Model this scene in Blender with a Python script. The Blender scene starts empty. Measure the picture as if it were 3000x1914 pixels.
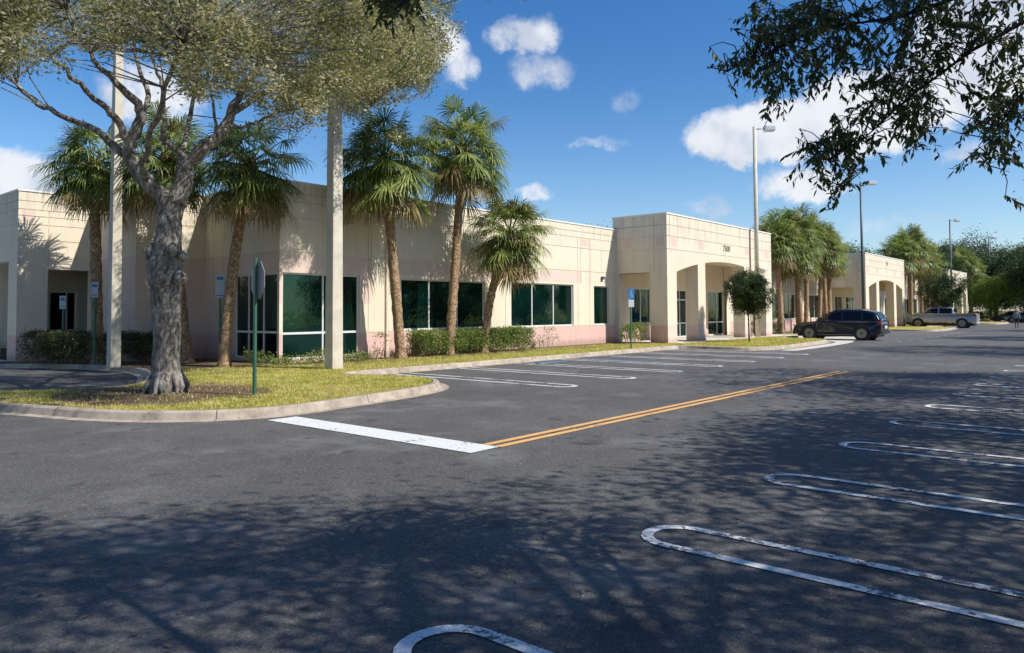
import bpy, bmesh, math, random
import numpy as np
from mathutils import Vector, Matrix
from mathutils.geometry import tessellate_polygon
R = math.radians
SC = bpy.context.scene
COL = SC.collection

# ------------------------------------------------------------------ camera
YAW, PITCH, ROLL = R(40.4), R(2.2), R(0.3)
f0 = Vector((math.cos(YAW), math.sin(YAW), 0)); r0 = Vector((math.sin(YAW), -math.cos(YAW), 0)); u0 = Vector((0, 0, 1))
fw = f0*math.cos(PITCH)+u0*math.sin(PITCH); up = u0*math.cos(PITCH)-f0*math.sin(PITCH)
rt = r0*math.cos(ROLL)-up*math.sin(ROLL); up2 = up*math.cos(ROLL)+r0*math.sin(ROLL)
cam_d = bpy.data.cameras.new("camera"); cam = bpy.data.objects.new("camera", cam_d); COL.objects.link(cam)
M = Matrix.Identity(4)
for i in range(3):
    M[i][0] = rt[i]; M[i][1] = up2[i]; M[i][2] = -fw[i]
M[0][3], M[1][3], M[2][3] = 0, 0, 1.7
cam.matrix_world = M
cam_d.sensor_width = 36; cam_d.lens = 2167/3000*36; cam_d.shift_y = -126/3000
cam_d.clip_start = .05; cam_d.clip_end = 3000
SC.camera = cam

# ------------------------------------------------------------------ sun, sky, exposure
ELEV = R(47)
SH = Vector((.325, -.946, 0)).normalized()
SUN = Vector((SH.x*math.cos(ELEV), SH.y*math.cos(ELEV), math.sin(ELEV)))
sl = bpy.data.lights.new("sun", 'SUN'); sl.energy = 5.0; sl.angle = R(.53); sl.color = (1, .955, .88)
so = bpy.data.objects.new("sun", sl); COL.objects.link(so)
so.rotation_euler = (-SUN).to_track_quat('-Z', 'Y').to_euler(); so.location = (20, -20, 40)
SC.view_settings.view_transform = 'Standard'; SC.view_settings.look = 'None'
SC.view_settings.exposure = 0.2; SC.view_settings.gamma = 1
world = bpy.data.worlds.new("World"); SC.world = world; world.use_nodes = True
# node helpers
class NT:
    def __init__(s, nt): s.nt = nt; s.n = nt.nodes; s.l = nt.links
    def new(s, t, **k):
        o = s.n.new(t)
        for a, b in k.items(): setattr(o, a, b)
        return o
    def put(s, sock, v):
        if isinstance(v, bpy.types.NodeSocket): s.l.new(v, sock)
        elif v is not None: sock.default_value = v
    def math(s, op, a, b=0.0, c=None, clamp=False):
        o = s.new('ShaderNodeMath', operation=op, use_clamp=clamp); s.put(o.inputs[0], a); s.put(o.inputs[1], b)
        if c is not None: s.put(o.inputs[2], c)
        return o.outputs[0]
    def mix(s, f, a, b, bt='MIX'):
        o = s.new('ShaderNodeMix', data_type='RGBA', blend_type=bt); s.put(o.inputs[0], f); s.put(o.inputs[6], a); s.put(o.inputs[7], b); return o.outputs[2]
    def noise(s, vec, scale, detail=4, rough=.55, dim='3D'):
        o = s.new('ShaderNodeTexNoise', noise_dimensions=dim); s.put(o.inputs['Vector'], vec); o.inputs['Scale'].default_value = scale
        o.inputs['Detail'].default_value = detail; o.inputs['Roughness'].default_value = rough; return o.outputs[0]
    def ramp(s, f, stops, interp='LINEAR'):
        o = s.new('ShaderNodeValToRGB'); cr = o.color_ramp; cr.interpolation = interp
        while len(cr.elements) < len(stops): cr.elements.new(.5)
        for e, (p, c) in zip(cr.elements, stops):
            e.position = p; e.color = (c, c, c, 1) if isinstance(c, (int, float)) else (*c, 1)
        s.put(o.inputs[0], f); return o.outputs[0]
    def smooth(s, v, a, b):
        o = s.new('ShaderNodeMapRange', interpolation_type='SMOOTHSTEP'); s.put(o.inputs[0], v)
        o.inputs[1].default_value = a; o.inputs[2].default_value = b; return o.outputs[0]

w = NT(world.node_tree); w.n.clear()
sky = w.new('ShaderNodeTexSky', sky_type='NISHITA'); sky.sun_disc = False; sky.sun_elevation = ELEV
sky.sun_rotation = math.atan2(SUN.x, SUN.y); sky.air_density = 1.0; sky.dust_density = .35; sky.ozone_density = 2.2
hs = w.new('ShaderNodeHueSaturation'); hs.inputs['Saturation'].default_value = 1.36; hs.inputs['Value'].default_value = 1.36; hs.inputs['Hue'].default_value = .506
w.l.new(sky.outputs[0], hs.inputs['Color'])
tc = w.new('ShaderNodeTexCoord'); sep = w.new('ShaderNodeSeparateXYZ'); w.l.new(tc.outputs['Generated'], sep.inputs[0])
X_, Y_, Z_ = sep.outputs
az = w.math('ARCTAN2', Y_, X_); el = w.math('ARCSINE', Z_)
n1 = w.noise(tc.outputs['Generated'], 7, 6, .6); n2 = w.noise(tc.outputs['Generated'], 26, 6, .62)
warp = w.math('MULTIPLY', w.math('SUBTRACT', n1, .5), .16)
az2 = w.math('ADD', az, warp); el2 = w.math('ADD', el, w.math('MULTIPLY', w.math('SUBTRACT', n2, .5), .045))
# cumulus puffs: azimuth, elevation, half width, half height (degrees), density
CL = [(39.3, 20.6, 3.4, 1.6, .75), (38.0, 18.2, 2.8, 1.5, .5), (47.5, 20.5, 3.2, 2.4, .8), (45.3, 18.4, 2.0, 1.6, .55), (21.5, 12.9, 5.2, 2.5, 1.2), (15.0, 13.6, 5.0, 3.2, 1.1), (8.8, 16.2, 4.8, 4.4, 1.2), (3.0, 20, 5, 4, 1.),
      (66.7, 15, 3.6, 2.3, .75), (75.8, 8.6, 4.2, 2.4, 1.0), (38.8, 9.2, 1.9, .9, .55), (33.0, 12.8, 3.6, .6, .35), (25.8, 7.8, 2.4, .9, .42), (19.0, 9.0, 3.3, 1.5, .8), (16.2, 11.0, 2.4, .9, .5),
      (7.6, 10.2, 3.2, .8, .5), (30.5, 15.9, 1.5, 1.0, .3), (75, 20, 4, 1.2, .4), (12, 6, 7, 1, .25), (55, 16, 2.5, 1.0, .3), (-20, 16, 8, 4, .9), (-50, 22, 9, 4, .9), (120, 20, 9, 4, .9), (160, 14, 10, 4, .8), (-100, 26, 9, 4, .7), (-140, 15, 9, 4, .9)]
cov = None
for a, e, sa, se, d in CL:
    da = w.math('DIVIDE', w.math('SUBTRACT', az2, R(a)), R(sa)); de = w.math('DIVIDE', w.math('SUBTRACT', el2, R(e)), R(se))
    q = w.math('ADD', w.math('MULTIPLY', da, da), w.math('MULTIPLY', de, de))
    g = w.math('MULTIPLY', w.math('SUBTRACT', 1.25, q, clamp=True), d)
    cov = g if cov is None else w.math('MAXIMUM', cov, g)
n4 = w.noise(tc.outputs['Generated'], 60, 5, .65)
dens = w.math('MULTIPLY', cov, w.math('ADD', -.55, w.math('ADD', w.math('MULTIPLY', n2, 1.9), w.math('MULTIPLY', n4, 1.2))))
dens = w.smooth(dens, .12, .80)
haze = w.smooth(Z_, .30, -.02)
skyc = w.mix(w.math('MULTIPLY', haze, .25), hs.outputs[0], (4.4, 6.4, 9.4, 1))
n3 = w.noise(tc.outputs['Generated'], 11, 4, .5)
ccol = w.mix(w.smooth(n3, .38, .62), (5.6, 6.2, 7.4, 1), (8.6, 8.8, 9.2, 1))
fin = w.mix(w.math('MULTIPLY', dens, .93), skyc, ccol)
bg = w.new('ShaderNodeBackground'); bg.inputs[1].default_value = .092; w.l.new(fin, bg.inputs[0])
wo = w.new('ShaderNodeOutputWorld'); w.l.new(bg.outputs[0], wo.inputs[0])

# ------------------------------------------------------------------ materials
def mat(name, build):
    m = bpy.data.materials.new(name); m.use_nodes = True
    t = NT(m.node_tree); bs = t.n['Principled BSDF']; build(t, bs); return m
def bump(t, bs, h, strength=.3, dist=.02):
    b = t.new('ShaderNodeBump'); b.inputs['Strength'].default_value = strength; b.inputs['Distance'].default_value = dist
    t.put(b.inputs['Height'], h); t.l.new(b.outputs[0], bs.inputs['Normal'])
def pos(t): return t.new('ShaderNodeNewGeometry').outputs['Position']
def objc(t): return t.new('ShaderNodeTexCoord').outputs['Object']
def simple(name, col, rough=.6, metal=0, spec=.5, var=.12, scale=6, bmp=0, loc=False, coat=0):
    def b(t, bs):
        p = objc(t) if loc else pos(t)
        n = t.noise(p, scale, 5, .6)
        lo = tuple(c*(1-var) for c in col); hi = tuple(min(1, c*(1+var)) for c in col)
        t.put(bs.inputs['Base Color'], t.ramp(n, [(.3, lo), (.7, hi)]))
        bs.inputs['Roughness'].default_value = rough; bs.inputs['Metallic'].default_value = metal
        bs.inputs['Specular IOR Level'].default_value = spec; bs.inputs['Coat Weight'].default_value = coat
        if bmp: bump(t, bs, t.noise(p, scale*6, 4), bmp, .01)
    return mat(name, b)
def asphalt(t, bs):
    p = pos(t)
    big = t.noise(p, .22, 4, .6); mid = t.noise(p, 1.7, 5, .6); fine = t.noise(p, 55, 3, .7); grit = t.new('ShaderNodeTexVoronoi'); t.put(grit.inputs['Vector'], p); grit.inputs['Scale'].default_value = 95
    v = t.math('ADD', t.math('MULTIPLY', big, .5), t.math('MULTIPLY', mid, .5))
    c = t.ramp(v, [(.32, (.078, .075, .072)), (.68, (.138, .133, .128))])
    sp = t.ramp(fine, [(.33, (.45, .45, .46)), (.5, (1, 1, 1)), (.70, (1.0, 1.0, 1.0))])
    c = t.mix(1, c, sp, 'MULTIPLY')
    st = t.ramp(grit.outputs['Color'], [(.80, 0), (.96, 1)])
    c = t.mix(t.math('MULTIPLY', st, .45), c, (.42, .41, .39, 1))
    # stretched tyre tracks along the drive aisle
    mp = t.new('ShaderNodeMapping'); mp.inputs['Scale'].default_value = (.05, .9, 1); t.put(mp.inputs[0], p)
    tr = t.noise(mp.outputs[0], 1.3, 3, .5)
    c = t.mix(t.math('MULTIPLY', t.smooth(tr, .56, .72), .28), c, (.07, .072, .08, 1))
    sv = t.new('ShaderNodeMapping'); sv.inputs['Location'].default_value = (3.3, 1.7, 0); t.put(sv.inputs[0], t.new('ShaderNodeVectorMath', operation='ADD').outputs[0])
    wv = sv.inputs[0].links[0].from_node; t.put(wv.inputs[0], p); nz = t.new('ShaderNodeTexNoise'); t.put(nz.inputs['Vector'], p); nz.inputs['Scale'].default_value = 1.1; nz.inputs['Detail'].default_value = 6; t.l.new(nz.outputs['Color'], wv.inputs[1])
    ck = t.new('ShaderNodeTexVoronoi', feature='DISTANCE_TO_EDGE'); t.put(ck.inputs['Vector'], sv.outputs[0]); ck.inputs['Scale'].default_value = .16
    crack = t.math('MULTIPLY', t.smooth(ck.outputs[0], .0042, .0012), t.smooth(mid, .40, .50)); c = t.mix(t.math('MULTIPLY', crack, .22), c, (.025, .025, .027, 1))
    g1 = t.noise(p, 24, 3, .75); c = t.mix(.5, c, t.mix(1, c, t.ramp(g1, [(.36, .5), (.5, 1.0), (.64, 1.55)]), 'MULTIPLY'))
    # pale worn patches where cars turn
    wp = t.noise(p, .55, 5, .65); c = t.mix(t.math('MULTIPLY', t.smooth(wp, .52, .66), .30), c, (.25, .25, .25, 1))
    ov = t.new('ShaderNodeTexVoronoi'); t.put(ov.inputs['Vector'], p); ov.inputs['Scale'].default_value = .55; ov.inputs['Randomness'].default_value = 1
    spot = t.smooth(t.math('ADD', ov.outputs['Distance'], t.math('MULTIPLY', t.math('SUBTRACT', mid, .5), .5)), .12, .02); c = t.mix(t.math('MULTIPLY', spot, .5), c, (.028, .028, .03, 1))
    # oil drips
    oil = t.noise(p, 2.6, 2, .4); c = t.mix(t.math('MULTIPLY', t.smooth(oil, .64, .74), .55), c, (.03, .03, .033, 1))
    t.put(bs.inputs['Base Color'], c); bs.inputs['Roughness'].default_value = .82; bs.inputs['Specular IOR Level'].default_value = .35
    bump(t, bs, t.math('ADD', fine, t.math('MULTIPLY', grit.outputs['Distance'], .8)), .55, .012)
M_ASPH = mat("asphalt", asphalt)
def paint(col, wear, name):
    def b(t, bs):
        p = pos(t); n = t.noise(p, 16, 6, .75); n2 = t.noise(p, 1.4, 4, .6); f = t.noise(p, 60, 3, .7)
        v = t.math('ADD', t.math('MULTIPLY', n, .6), t.math('MULTIPLY', n2, .4))
        k = t.smooth(v, wear-.02, wear+.025)
        c = t.mix(k, (.10, .10, .11, 1), (*col, 1)); c = t.mix(t.smooth(f, .62, .42), c, t.mix(.25, c, (.08, .08, .09, 1)))
        t.put(bs.inputs['Base Color'], c); bs.inputs['Roughness'].default_value = .7; bump(t, bs, f, .4, .008)
    return mat(name, b)
M_WHITE = paint((.76, .77, .76), .415, "white_road_paint"); M_WORN = paint((.62, .65, .66), .455, "worn_white_paint")
M_YEL = paint((.80, .44, .14), .42, "yellow_road_paint"); M_BLUEP = paint((.10, .30, .55), .42, "blue_road_paint")
M_LOOP = paint((.80, .81, .80), .455, "scuffed_white_paint")
def stucco(col, name):
    def b(t, bs):
        p = pos(t); n = t.noise(p, 1.1, 5, .6); f = t.noise(p, 40, 4, .7)
        mp = t.new('ShaderNodeMapping'); mp.inputs['Scale'].default_value = (3.2, 3.2, .35); t.put(mp.inputs[0], p)
        st = t.noise(mp.outputs[0], 1.4, 5, .65)
        c = t.ramp(n, [(.3, tuple(k*.93 for k in col)), (.7, col)])
        c = t.mix(t.math('MULTIPLY', t.smooth(st, .50, .72), .22), c, (.36, .31, .25, 1))
        sp = t.new('ShaderNodeSeparateXYZ'); t.put(sp.inputs[0], p); zz = sp.outputs[2]
        mp2 = t.new('ShaderNodeMapping'); mp2.inputs['Scale'].default_value = (6, 6, .25); t.put(mp2.inputs[0], p); s2 = t.noise(mp2.outputs[0], 1.7, 4, .7)
        run = t.math('MULTIPLY', t.smooth(s2, .48, .66), t.math('MULTIPLY', t.smooth(zz, 4.7, 5.75), .38)); c = t.mix(run, c, (.22, .20, .17, 1))
        spl = t.math('MULTIPLY', t.smooth(t.math('ADD', zz, t.math('MULTIPLY', s2, -.7)), .15, -.12), .5); c = t.mix(spl, c, (.26, .19, .14, 1))
        t.put(bs.inputs['Base Color'], c); bs.inputs['Roughness'].default_value = .85; bs.inputs['Specular IOR Level'].default_value = .25
        bump(t, bs, f, .25, .01)
    return mat(name, b)
M_CREAM = stucco((.79, .695, .54), "cream_stucco"); M_PINK = stucco((.74, .50, .44), "pink_stucco"); M_PINKL = stucco((.745, .59, .50), "peach_stucco")
M_COPE = simple("coping_white", (.82, .79, .72), .6, var=.05)
M_ROOF = simple("flat_roof_grey", (.35, .34, .33), .9)
M_CONC = simple("kerb_concrete", (.52, .43, .35), .85, var=.22, scale=3.5, bmp=.3)
M_CONC2 = simple("concrete_paving", (.56, .52, .45), .85, var=.12, scale=2, bmp=.2)
M_POLEC = simple("pole_concrete", (.58, .53, .43), .8, var=.14, scale=3, bmp=.3)
M_STEEL = simple("galvanised_steel", (.42, .43, .42), .5, .3, var=.1)
M_DARKST = simple("dark_bronze_steel", (.10, .12, .13), .5, .2)
M_GREENP = simple("green_painted_steel", (.035, .13, .085), .45, var=.15)
M_FRAME = simple("white_aluminium", (.72, .73, .72), .35, var=.04)
M_BLACK = simple("black_plastic", (.02, .02, .022), .5)
M_SIGNB = simple("sign_back", (.30, .28, .33), .5, .2)
M_SIGNW = simple("sign_white", (.42, .45, .47), .4, var=.03); M_SIGNBL = simple("sign_blue", (.03, .13, .34), .4, var=.03); M_RED = simple("sign_red", (.5, .02, .02), .4)
def glass(t, bs):
    p = pos(t); n = t.noise(p, .7, 3, .5)
    t.put(bs.inputs['Base Color'], t.ramp(n, [(.35, (.001, .007, .006)), (.65, (.003, .020, .016))]))
    bs.inputs['Roughness'].default_value = .02; bs.inputs['Specular IOR Level'].default_value = .7; bs.inputs['IOR'].default_value = 1.6
    bs.inputs['Specular Tint'].default_value = (.36, .70, .58, 1)
    bump(t, bs, t.noise(p, 1.1, 3), .10, .06)
M_GLASS = mat("green_tinted_glass", glass)
def carglass(t, bs):
    bs.inputs['Base Color'].default_value = (.006, .007, .008, 1); bs.inputs['Roughness'].default_value = .08; bs.inputs['Specular IOR Level'].default_value = .3
M_CGLASS = mat("car_glass", carglass)
M_TYRE = simple("tyre_rubber", (.018, .018, .018), .8); M_RIM = simple("alloy_rim", (.20, .205, .21), .4, .7)
def carpaint(col, name, metal=.3):
    return simple(name, col, .28, metal, .5, var=.03, coat=.8)
M_SUV = carpaint((.008, .009, .013), "dark_navy_paint"); M_PICK = carpaint((.38, .37, .38), "silver_beige_paint", .5); M_TEAL = carpaint((.05, .12, .13), "teal_paint"); M_GREYC = carpaint((.17, .17, .20), "grey_paint"); M_WHITEC = carpaint((.7, .7, .7), "white_car_paint", 0)
M_TAIL = simple("tail_lamp_red", (.35, .02, .02), .25); M_HEAD = simple("headlamp_clear", (.6, .62, .64), .15)
M_PLATE = simple("number_plate", (.6, .6, .55), .5)
def grassmat(t, bs):
    p = pos(t); a = t.noise(p, .8, 5, .62); b = t.noise(p, 9, 4, .7); f = t.noise(p, 70, 3, .7)
    c = t.ramp(a, [(.30, (.24, .235, .05)), (.45, (.44, .40, .095)), (.58, (.58, .48, .18)), (.68, (.48, .34, .20))])
    c = t.mix(1, c, t.ramp(b, [(.3, (.62, .66, .6)), (.7, (1.12, 1.08, 1.0))]), 'MULTIPLY'); c = t.mix(.6, c, t.mix(1, c, t.ramp(f, [(.35, .45), (.6, 1.3)]), 'MULTIPLY'))
    # bare mulch ring below the big oak and beds along the wall
    sp = t.new('ShaderNodeSeparateXYZ'); t.put(sp.inputs[0], p)
    dx = t.math('SUBTRACT', sp.outputs[0], 6.6); dy = t.math('SUBTRACT', sp.outputs[1], 14.7)
    d = t.math('SQRT', t.math('ADD', t.math('MULTIPLY', dx, dx), t.math('MULTIPLY', dy, dy)))
    d = t.math('ADD', d, t.math('MULTIPLY', t.math('SUBTRACT', a, .5), 2.6))
    k = t.smooth(d, 2.6, 1.5)
    yy = t.math('ADD', sp.outputs[1], t.math('MULTIPLY', t.math('SUBTRACT', b, .5), 1.2))
    bed = t.smooth(yy, 17.7, 18.5)
    k = t.math('MAXIMUM', k, t.math('MULTIPLY', bed, .85))
    c = t.mix(k, c, t.ramp(b, [(.35, (.12, .075, .05)), (.65, (.27, .18, .13))]))
    t.put(bs.inputs['Base Color'], c); bs.inputs['Roughness'].default_value = .95; bs.inputs['Specular IOR Level'].default_value = .1
    bump(t, bs, t.math('ADD', b, f), .9, .05)
M_LAWN = mat("lawn_turf", grassmat)
def leafmat(name, cols, transl=.35, rough=.55):
    m = bpy.data.materials.new(name); m.use_nodes = True; t = NT(m.node_tree); t.n.clear()
    g = t.new('ShaderNodeNewGeometry'); rnd = g.outputs['Random Per Island']
    n = t.noise(g.outputs['Position'], 1.7, 4, .6)
    v = t.math('ADD', t.math('MULTIPLY', rnd, .5), t.math('MULTIPLY', t.smooth(n, .32, .68), .5))
    k = len(cols)
    c = t.ramp(v, [(.12+.72*i/(k-1), cc) for i, cc in enumerate(cols)])
    p = t.new('ShaderNodeBsdfPrincipled'); t.put(p.inputs['Base Color'], c); p.inputs['Roughness'].default_value = rough; p.inputs['Specular IOR Level'].default_value = .35
    tr = t.new('ShaderNodeBsdfTranslucent'); t.put(tr.inputs[0], t.mix(.5, c, t.mix(1, c, (1.5, 1.6, .5, 1), 'MULTIPLY')))
    mx = t.new('ShaderNodeMixShader'); mx.inputs[0].default_value = transl; t.l.new(p.outputs[0], mx.inputs[1]); t.l.new(tr.outputs[0], mx.inputs[2])
    o = t.new('ShaderNodeOutputMaterial'); t.l.new(mx.outputs[0], o.inputs[0]); return m
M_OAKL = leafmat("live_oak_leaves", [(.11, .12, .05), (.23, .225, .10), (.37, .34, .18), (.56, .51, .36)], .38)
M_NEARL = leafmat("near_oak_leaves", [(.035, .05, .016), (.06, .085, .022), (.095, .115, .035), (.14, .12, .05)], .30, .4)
M_PALML = leafmat("palm_fronds", [(.045, .08, .022), (.12, .17, .04), (.235, .285, .075), (.44, .45, .17)], .3, .45)
M_PALMD = leafmat("old_palm_fronds", [(.18, .12, .05), (.30, .22, .10), (.22, .20, .06)], .25, .6)
M_HEDGE = leafmat("hedge_leaves", [(.06, .10, .022), (.13, .19, .04), (.22, .29, .07), (.32, .30, .12)], .25)
M_DHEDGE = leafmat("dark_hedge_leaves", [(.03, .05, .018), (.06, .08, .03), (.12, .13, .05), (.20, .17, .09)], .2)
M_DARKT = leafmat("dark_tree_leaves", [(.022, .042, .014), (.045, .075, .022), (.08, .12, .03)], .25)
M_LIME = leafmat("light_tree_leaves", [(.09, .15, .02), (.16, .24, .035), (.24, .30, .06)], .35)
M_FAR = leafmat("far_tree_leaves", [(.03, .055, .022), (.06, .09, .035), (.11, .14, .06)], .25)
M_BLADE = leafmat("grass_blades", [(.24, .27, .05), (.46, .45, .09), (.66, .60, .19), (.66, .54, .28)], .3)
def bark(t, bs, c1, c2, c3, sc=4, zs=.25, b=1.0):
    p = pos(t); mp = t.new('ShaderNodeMapping'); mp.inputs['Scale'].default_value = (1, 1, zs); t.put(mp.inputs[0], p)
    n = t.noise(mp.outputs[0], sc*3, 6, .7); q = t.noise(p, sc, 4, .6)
    vo = t.new('ShaderNodeTexVoronoi', feature='DISTANCE_TO_EDGE'); t.put(vo.inputs['Vector'], mp.outputs[0]); vo.inputs['Scale'].default_value = sc*5
    c = t.ramp(n, [(.32, c1), (.52, c2), (.7, c3)]); c = t.mix(t.smooth(q, .56, .68), c, t.mix(.45, c, (*c3, 1)))
    fi = t.noise(mp.outputs[0], sc*6, 8, .8); c = t.mix(t.math('MULTIPLY', t.smooth(fi, .50, .40), .8), c, t.mix(.75, c, (.03, .025, .02, 1)))
    t.put(bs.inputs['Base Color'], c); bs.inputs['Roughness'].default_value = .95; bs.inputs['Specular IOR Level'].default_value = .15
    bump(t, bs, t.math('ADD', n, t.math('MULTIPLY', fi, 1.5)), b, .05)
M_BARK = mat("oak_bark", lambda t, bs: bark(t, bs, (.13, .115, .095), (.31, .28, .24), (.62, .58, .52), 3, .35, .8))
M_DBARK = mat("dark_bark", lambda t, bs: bark(t, bs, (.035, .03, .025), (.075, .062, .05), (.14, .12, .10)))
M_PBARK = mat("palm_bark", lambda t, bs: bark(t, bs, (.16, .095, .055), (.46, .30, .17), (.72, .56, .39), 3, 1.6, .7))
M_PBOOT = mat("palm_boots", lambda t, bs: bark(t, bs, (.05, .03, .018), (.14, .085, .045), (.26, .18, .10), 4, 1, .8))

# ------------------------------------------------------------------ object helpers
def tag(o, label, cat, group=None):
    o['label'] = label; o['category'] = cat
    if group: o['group'] = group
    return o
def empty(name, loc=(0, 0, 0), rz=0):
    o = bpy.data.objects.new(name, None); COL.objects.link(o); o.location = loc; o.rotation_euler = (0, 0, rz); o.empty_display_size = .2; return o
def mesh_obj(name, V, F, mats, parent=None, idx=None, smooth=False):
    me = bpy.data.meshes.new(name); me.from_pydata([tuple(v) for v in V], [], F); 
    for m in (mats if isinstance(mats, (list, tuple)) else [mats]): me.materials.append(m)
    if idx is not None: me.polygons.foreach_set('material_index', idx)
    if smooth: me.polygons.foreach_set('use_smooth', [True]*len(F))
    me.update(); o = bpy.data.objects.new(name, me); COL.objects.link(o)
    if parent: o.parent = parent
    return o
def np_quads(name, V, mat_, parent=None, nper=4):
    V = np.asarray(V, dtype=np.float32).reshape(-1, 3); n = len(V)//nper
    me = bpy.data.meshes.new(name); me.vertices.add(len(V)); me.vertices.foreach_set('co', V.ravel())
    me.loops.add(n*nper); me.loops.foreach_set('vertex_index', np.arange(n*nper, dtype=np.int32))
    me.polygons.add(n); me.polygons.foreach_set('loop_start', np.arange(0, n*nper, nper, dtype=np.int32)); me.polygons.foreach_set('loop_total', np.full(n, nper, dtype=np.int32))
    me.materials.append(mat_); me.update(calc_edges=True); me.validate()
    o = bpy.data.objects.new(name, me); COL.objects.link(o)
    if parent: o.parent = parent
    return o
def copy_tree(o, parent=None):
    c = o.copy(); COL.objects.link(c); c.parent = parent
    for ch in list(o.children): copy_tree(ch, c)
    return c
class MB:
    def __init__(s): s.V = []; s.F = []; s.I = []
    def add(s, V, F, i=0):
        b = len(s.V); s.V += [tuple(v) for v in V]; s.F += [tuple(k+b for k in f) for f in F]; s.I += [i]*len(F)
    def box(s, x0, x1, y0, y1, z0, z1, i=0):
        s.add([(x0, y0, z0), (x1, y0, z0), (x1, y1, z0), (x0, y1, z0), (x0, y0, z1), (x1, y0, z1), (x1, y1, z1), (x0, y1, z1)],
              [(0, 3, 2, 1), (4, 5, 6, 7), (0, 1, 5, 4), (1, 2, 6, 5), (2, 3, 7, 6), (3, 0, 4, 7)], i)
    def tube(s, pts, rad, n=8, i=0, cap=True, wob=0, rng=None):
        rings = []; prev = None
        pts = [Vector(p) for p in pts]
        for k, p in enumerate(pts):
            d = (pts[min(k+1, len(pts)-1)]-pts[max(k-1, 0)]).normalized()
            a = d.orthogonal().normalized() if prev is None else (prev-d*prev.dot(d)).normalized()
            prev = a; b_ = d.cross(a)
            r = rad[k] if isinstance(rad, (list, tuple)) else rad
            ring = []
            for j in range(n):
                an = 2*math.pi*j/n; rr = r*(1+(rng.uniform(-wob, wob) if rng else 0))
                ring.append(p+(a*math.cos(an)+b_*math.sin(an))*rr)
            rings.append(ring)
        V = [v for ring in rings for v in ring]; F = []
        for k in range(len(pts)-1):
            for j in range(n):
                F.append((k*n+j, k*n+(j+1) % n, (k+1)*n+(j+1) % n, (k+1)*n+j))
        if cap: F.append(tuple(range(n))[::-1]); F.append(tuple((len(pts)-1)*n+j for j in range(n)))
        s.add(V, F, i)
    def build(s, name, mats, parent=None, smooth=False, bevel=0, bseg=2):
        o = mesh_obj(name, s.V, s.F, mats, parent, s.I, smooth)
        if bevel:
            m = o.modifiers.new('b', 'BEVEL'); m.width = bevel; m.segments = bseg; m.limit_method = 'ANGLE'
        return o

# ------------------------------------------------------------------ ground, kerbs, markings
def flat_poly(name, pts, z, m, kind='structure'):
    tri = tessellate_polygon([[Vector((x, y, 0)) for x, y in pts]])
    o = mesh_obj(name, [(x, y, z) for x, y in pts], [tuple(t) for t in tri], m)
    # make normals point up
    bm = bmesh.new(); bm.from_mesh(o.data)
    for f in bm.faces:
        if f.normal.z < 0: f.normal_flip()
    bm.to_mesh(o.data); bm.free(); o['kind'] = kind; return o
g_ = flat_poly('ground', [(-900, -900), (1200, -900), (1200, 1200), (-900, 1200)], -.02, M_LAWN)
a_ = flat_poly('asphalt_car_park', [(-60, -40), (190, -40), (190, 60), (-60, 60)], 0, M_ASPH)

def smooth_pts(P, it=2):
    for _ in range(it):
        Q = [P[0]]
        for a, b in zip(P[:-1], P[1:]):
            Q += [(a[0]*.75+b[0]*.25, a[1]*.75+b[1]*.25), (a[0]*.25+b[0]*.75, a[1]*.25+b[1]*.75)]
        Q.append(P[-1]); P = Q
    return P
K1 = [(13.2, 16.0), (12.2, 16.0), (11.75, 15.6), (12.0, 14.9), (12.38, 14.0), (12.42, 13.2), (12.05, 12.45), (11.4, 11.8), (10.5, 11.45), (9.3, 11.2), (8.2, 11.05), (7.3, 10.9), (6.4, 11.05), (5.62, 11.6), (5.05, 12.35), (4.7, 13.15), (4.4, 14.2),
      (4.08, 15.3), (3.6, 16.4), (3.4, 17.4), (3.7, 18.3), (4.5, 18.3), (5.6, 17.2), (6.6, 16.75), (7.5, 17.5), (8.5, 19.7), (9.1, 21.2), (9.35, 23.0), (8.9, 24.9), (8.2, 26.6), (7.2, 27.6), (6.2, 27.9)]
K1 = smooth_pts(K1, 2)
def pen(x0, x1):
    return [(x0, 16.0), (x0+.25, 15.5), (x0-.05, 14.0), (x0+.1, 12.9), (x0+.8, 12.3), (x0+2.2, 12.1), (x0+6, 12.25), (x1-1.6, 12.6), (x1-.6, 13.2), (x1-.15, 14.4), (x1+.1, 15.5), (x1+.6, 16.0)]
K2 = [(13.2, 16.0), (29.6, 16.0)] + smooth_pts(pen(30.4, 42.2), 2) + [(64, 16)] + smooth_pts(pen(65, 77.5), 2) + [(97.8, 16)] + smooth_pts(pen(98.8, 111.5), 2) + [(150, 16)]
PATH = K1[::-1][:-1] + K2       # from the left drive round to the far right
def offset(P, d):               # positive d: to the lawn side (left of travel)
    out = []
    for i, p in enumerate(P):
        a = P[max(i-1, 0)]; b = P[min(i+1, len(P)-1)]
        t = Vector((b[0]-a[0], b[1]-a[1])).normalized(); out.append((p[0]-t.y*d, p[1]+t.x*d))
    return out
def kerb_mesh(P):
    prof = [(-.20, .004), (-.02, .010), (.02, .12), (.05, .145), (.155, .145), (.18, .02)]
    V = []; F = []
    for d, z in prof: V.append([(x, y, z) for x, y in offset(P, d)])
    n = len(P); VV = [v for r in V for v in r]
    for k in range(len(prof)-1):
        for i in range(n-1): F.append((k*n+i, k*n+i+1, (k+1)*n+i+1, (k+1)*n+i))
    return VV, F
VV, FF = kerb_mesh(PATH)
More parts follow.
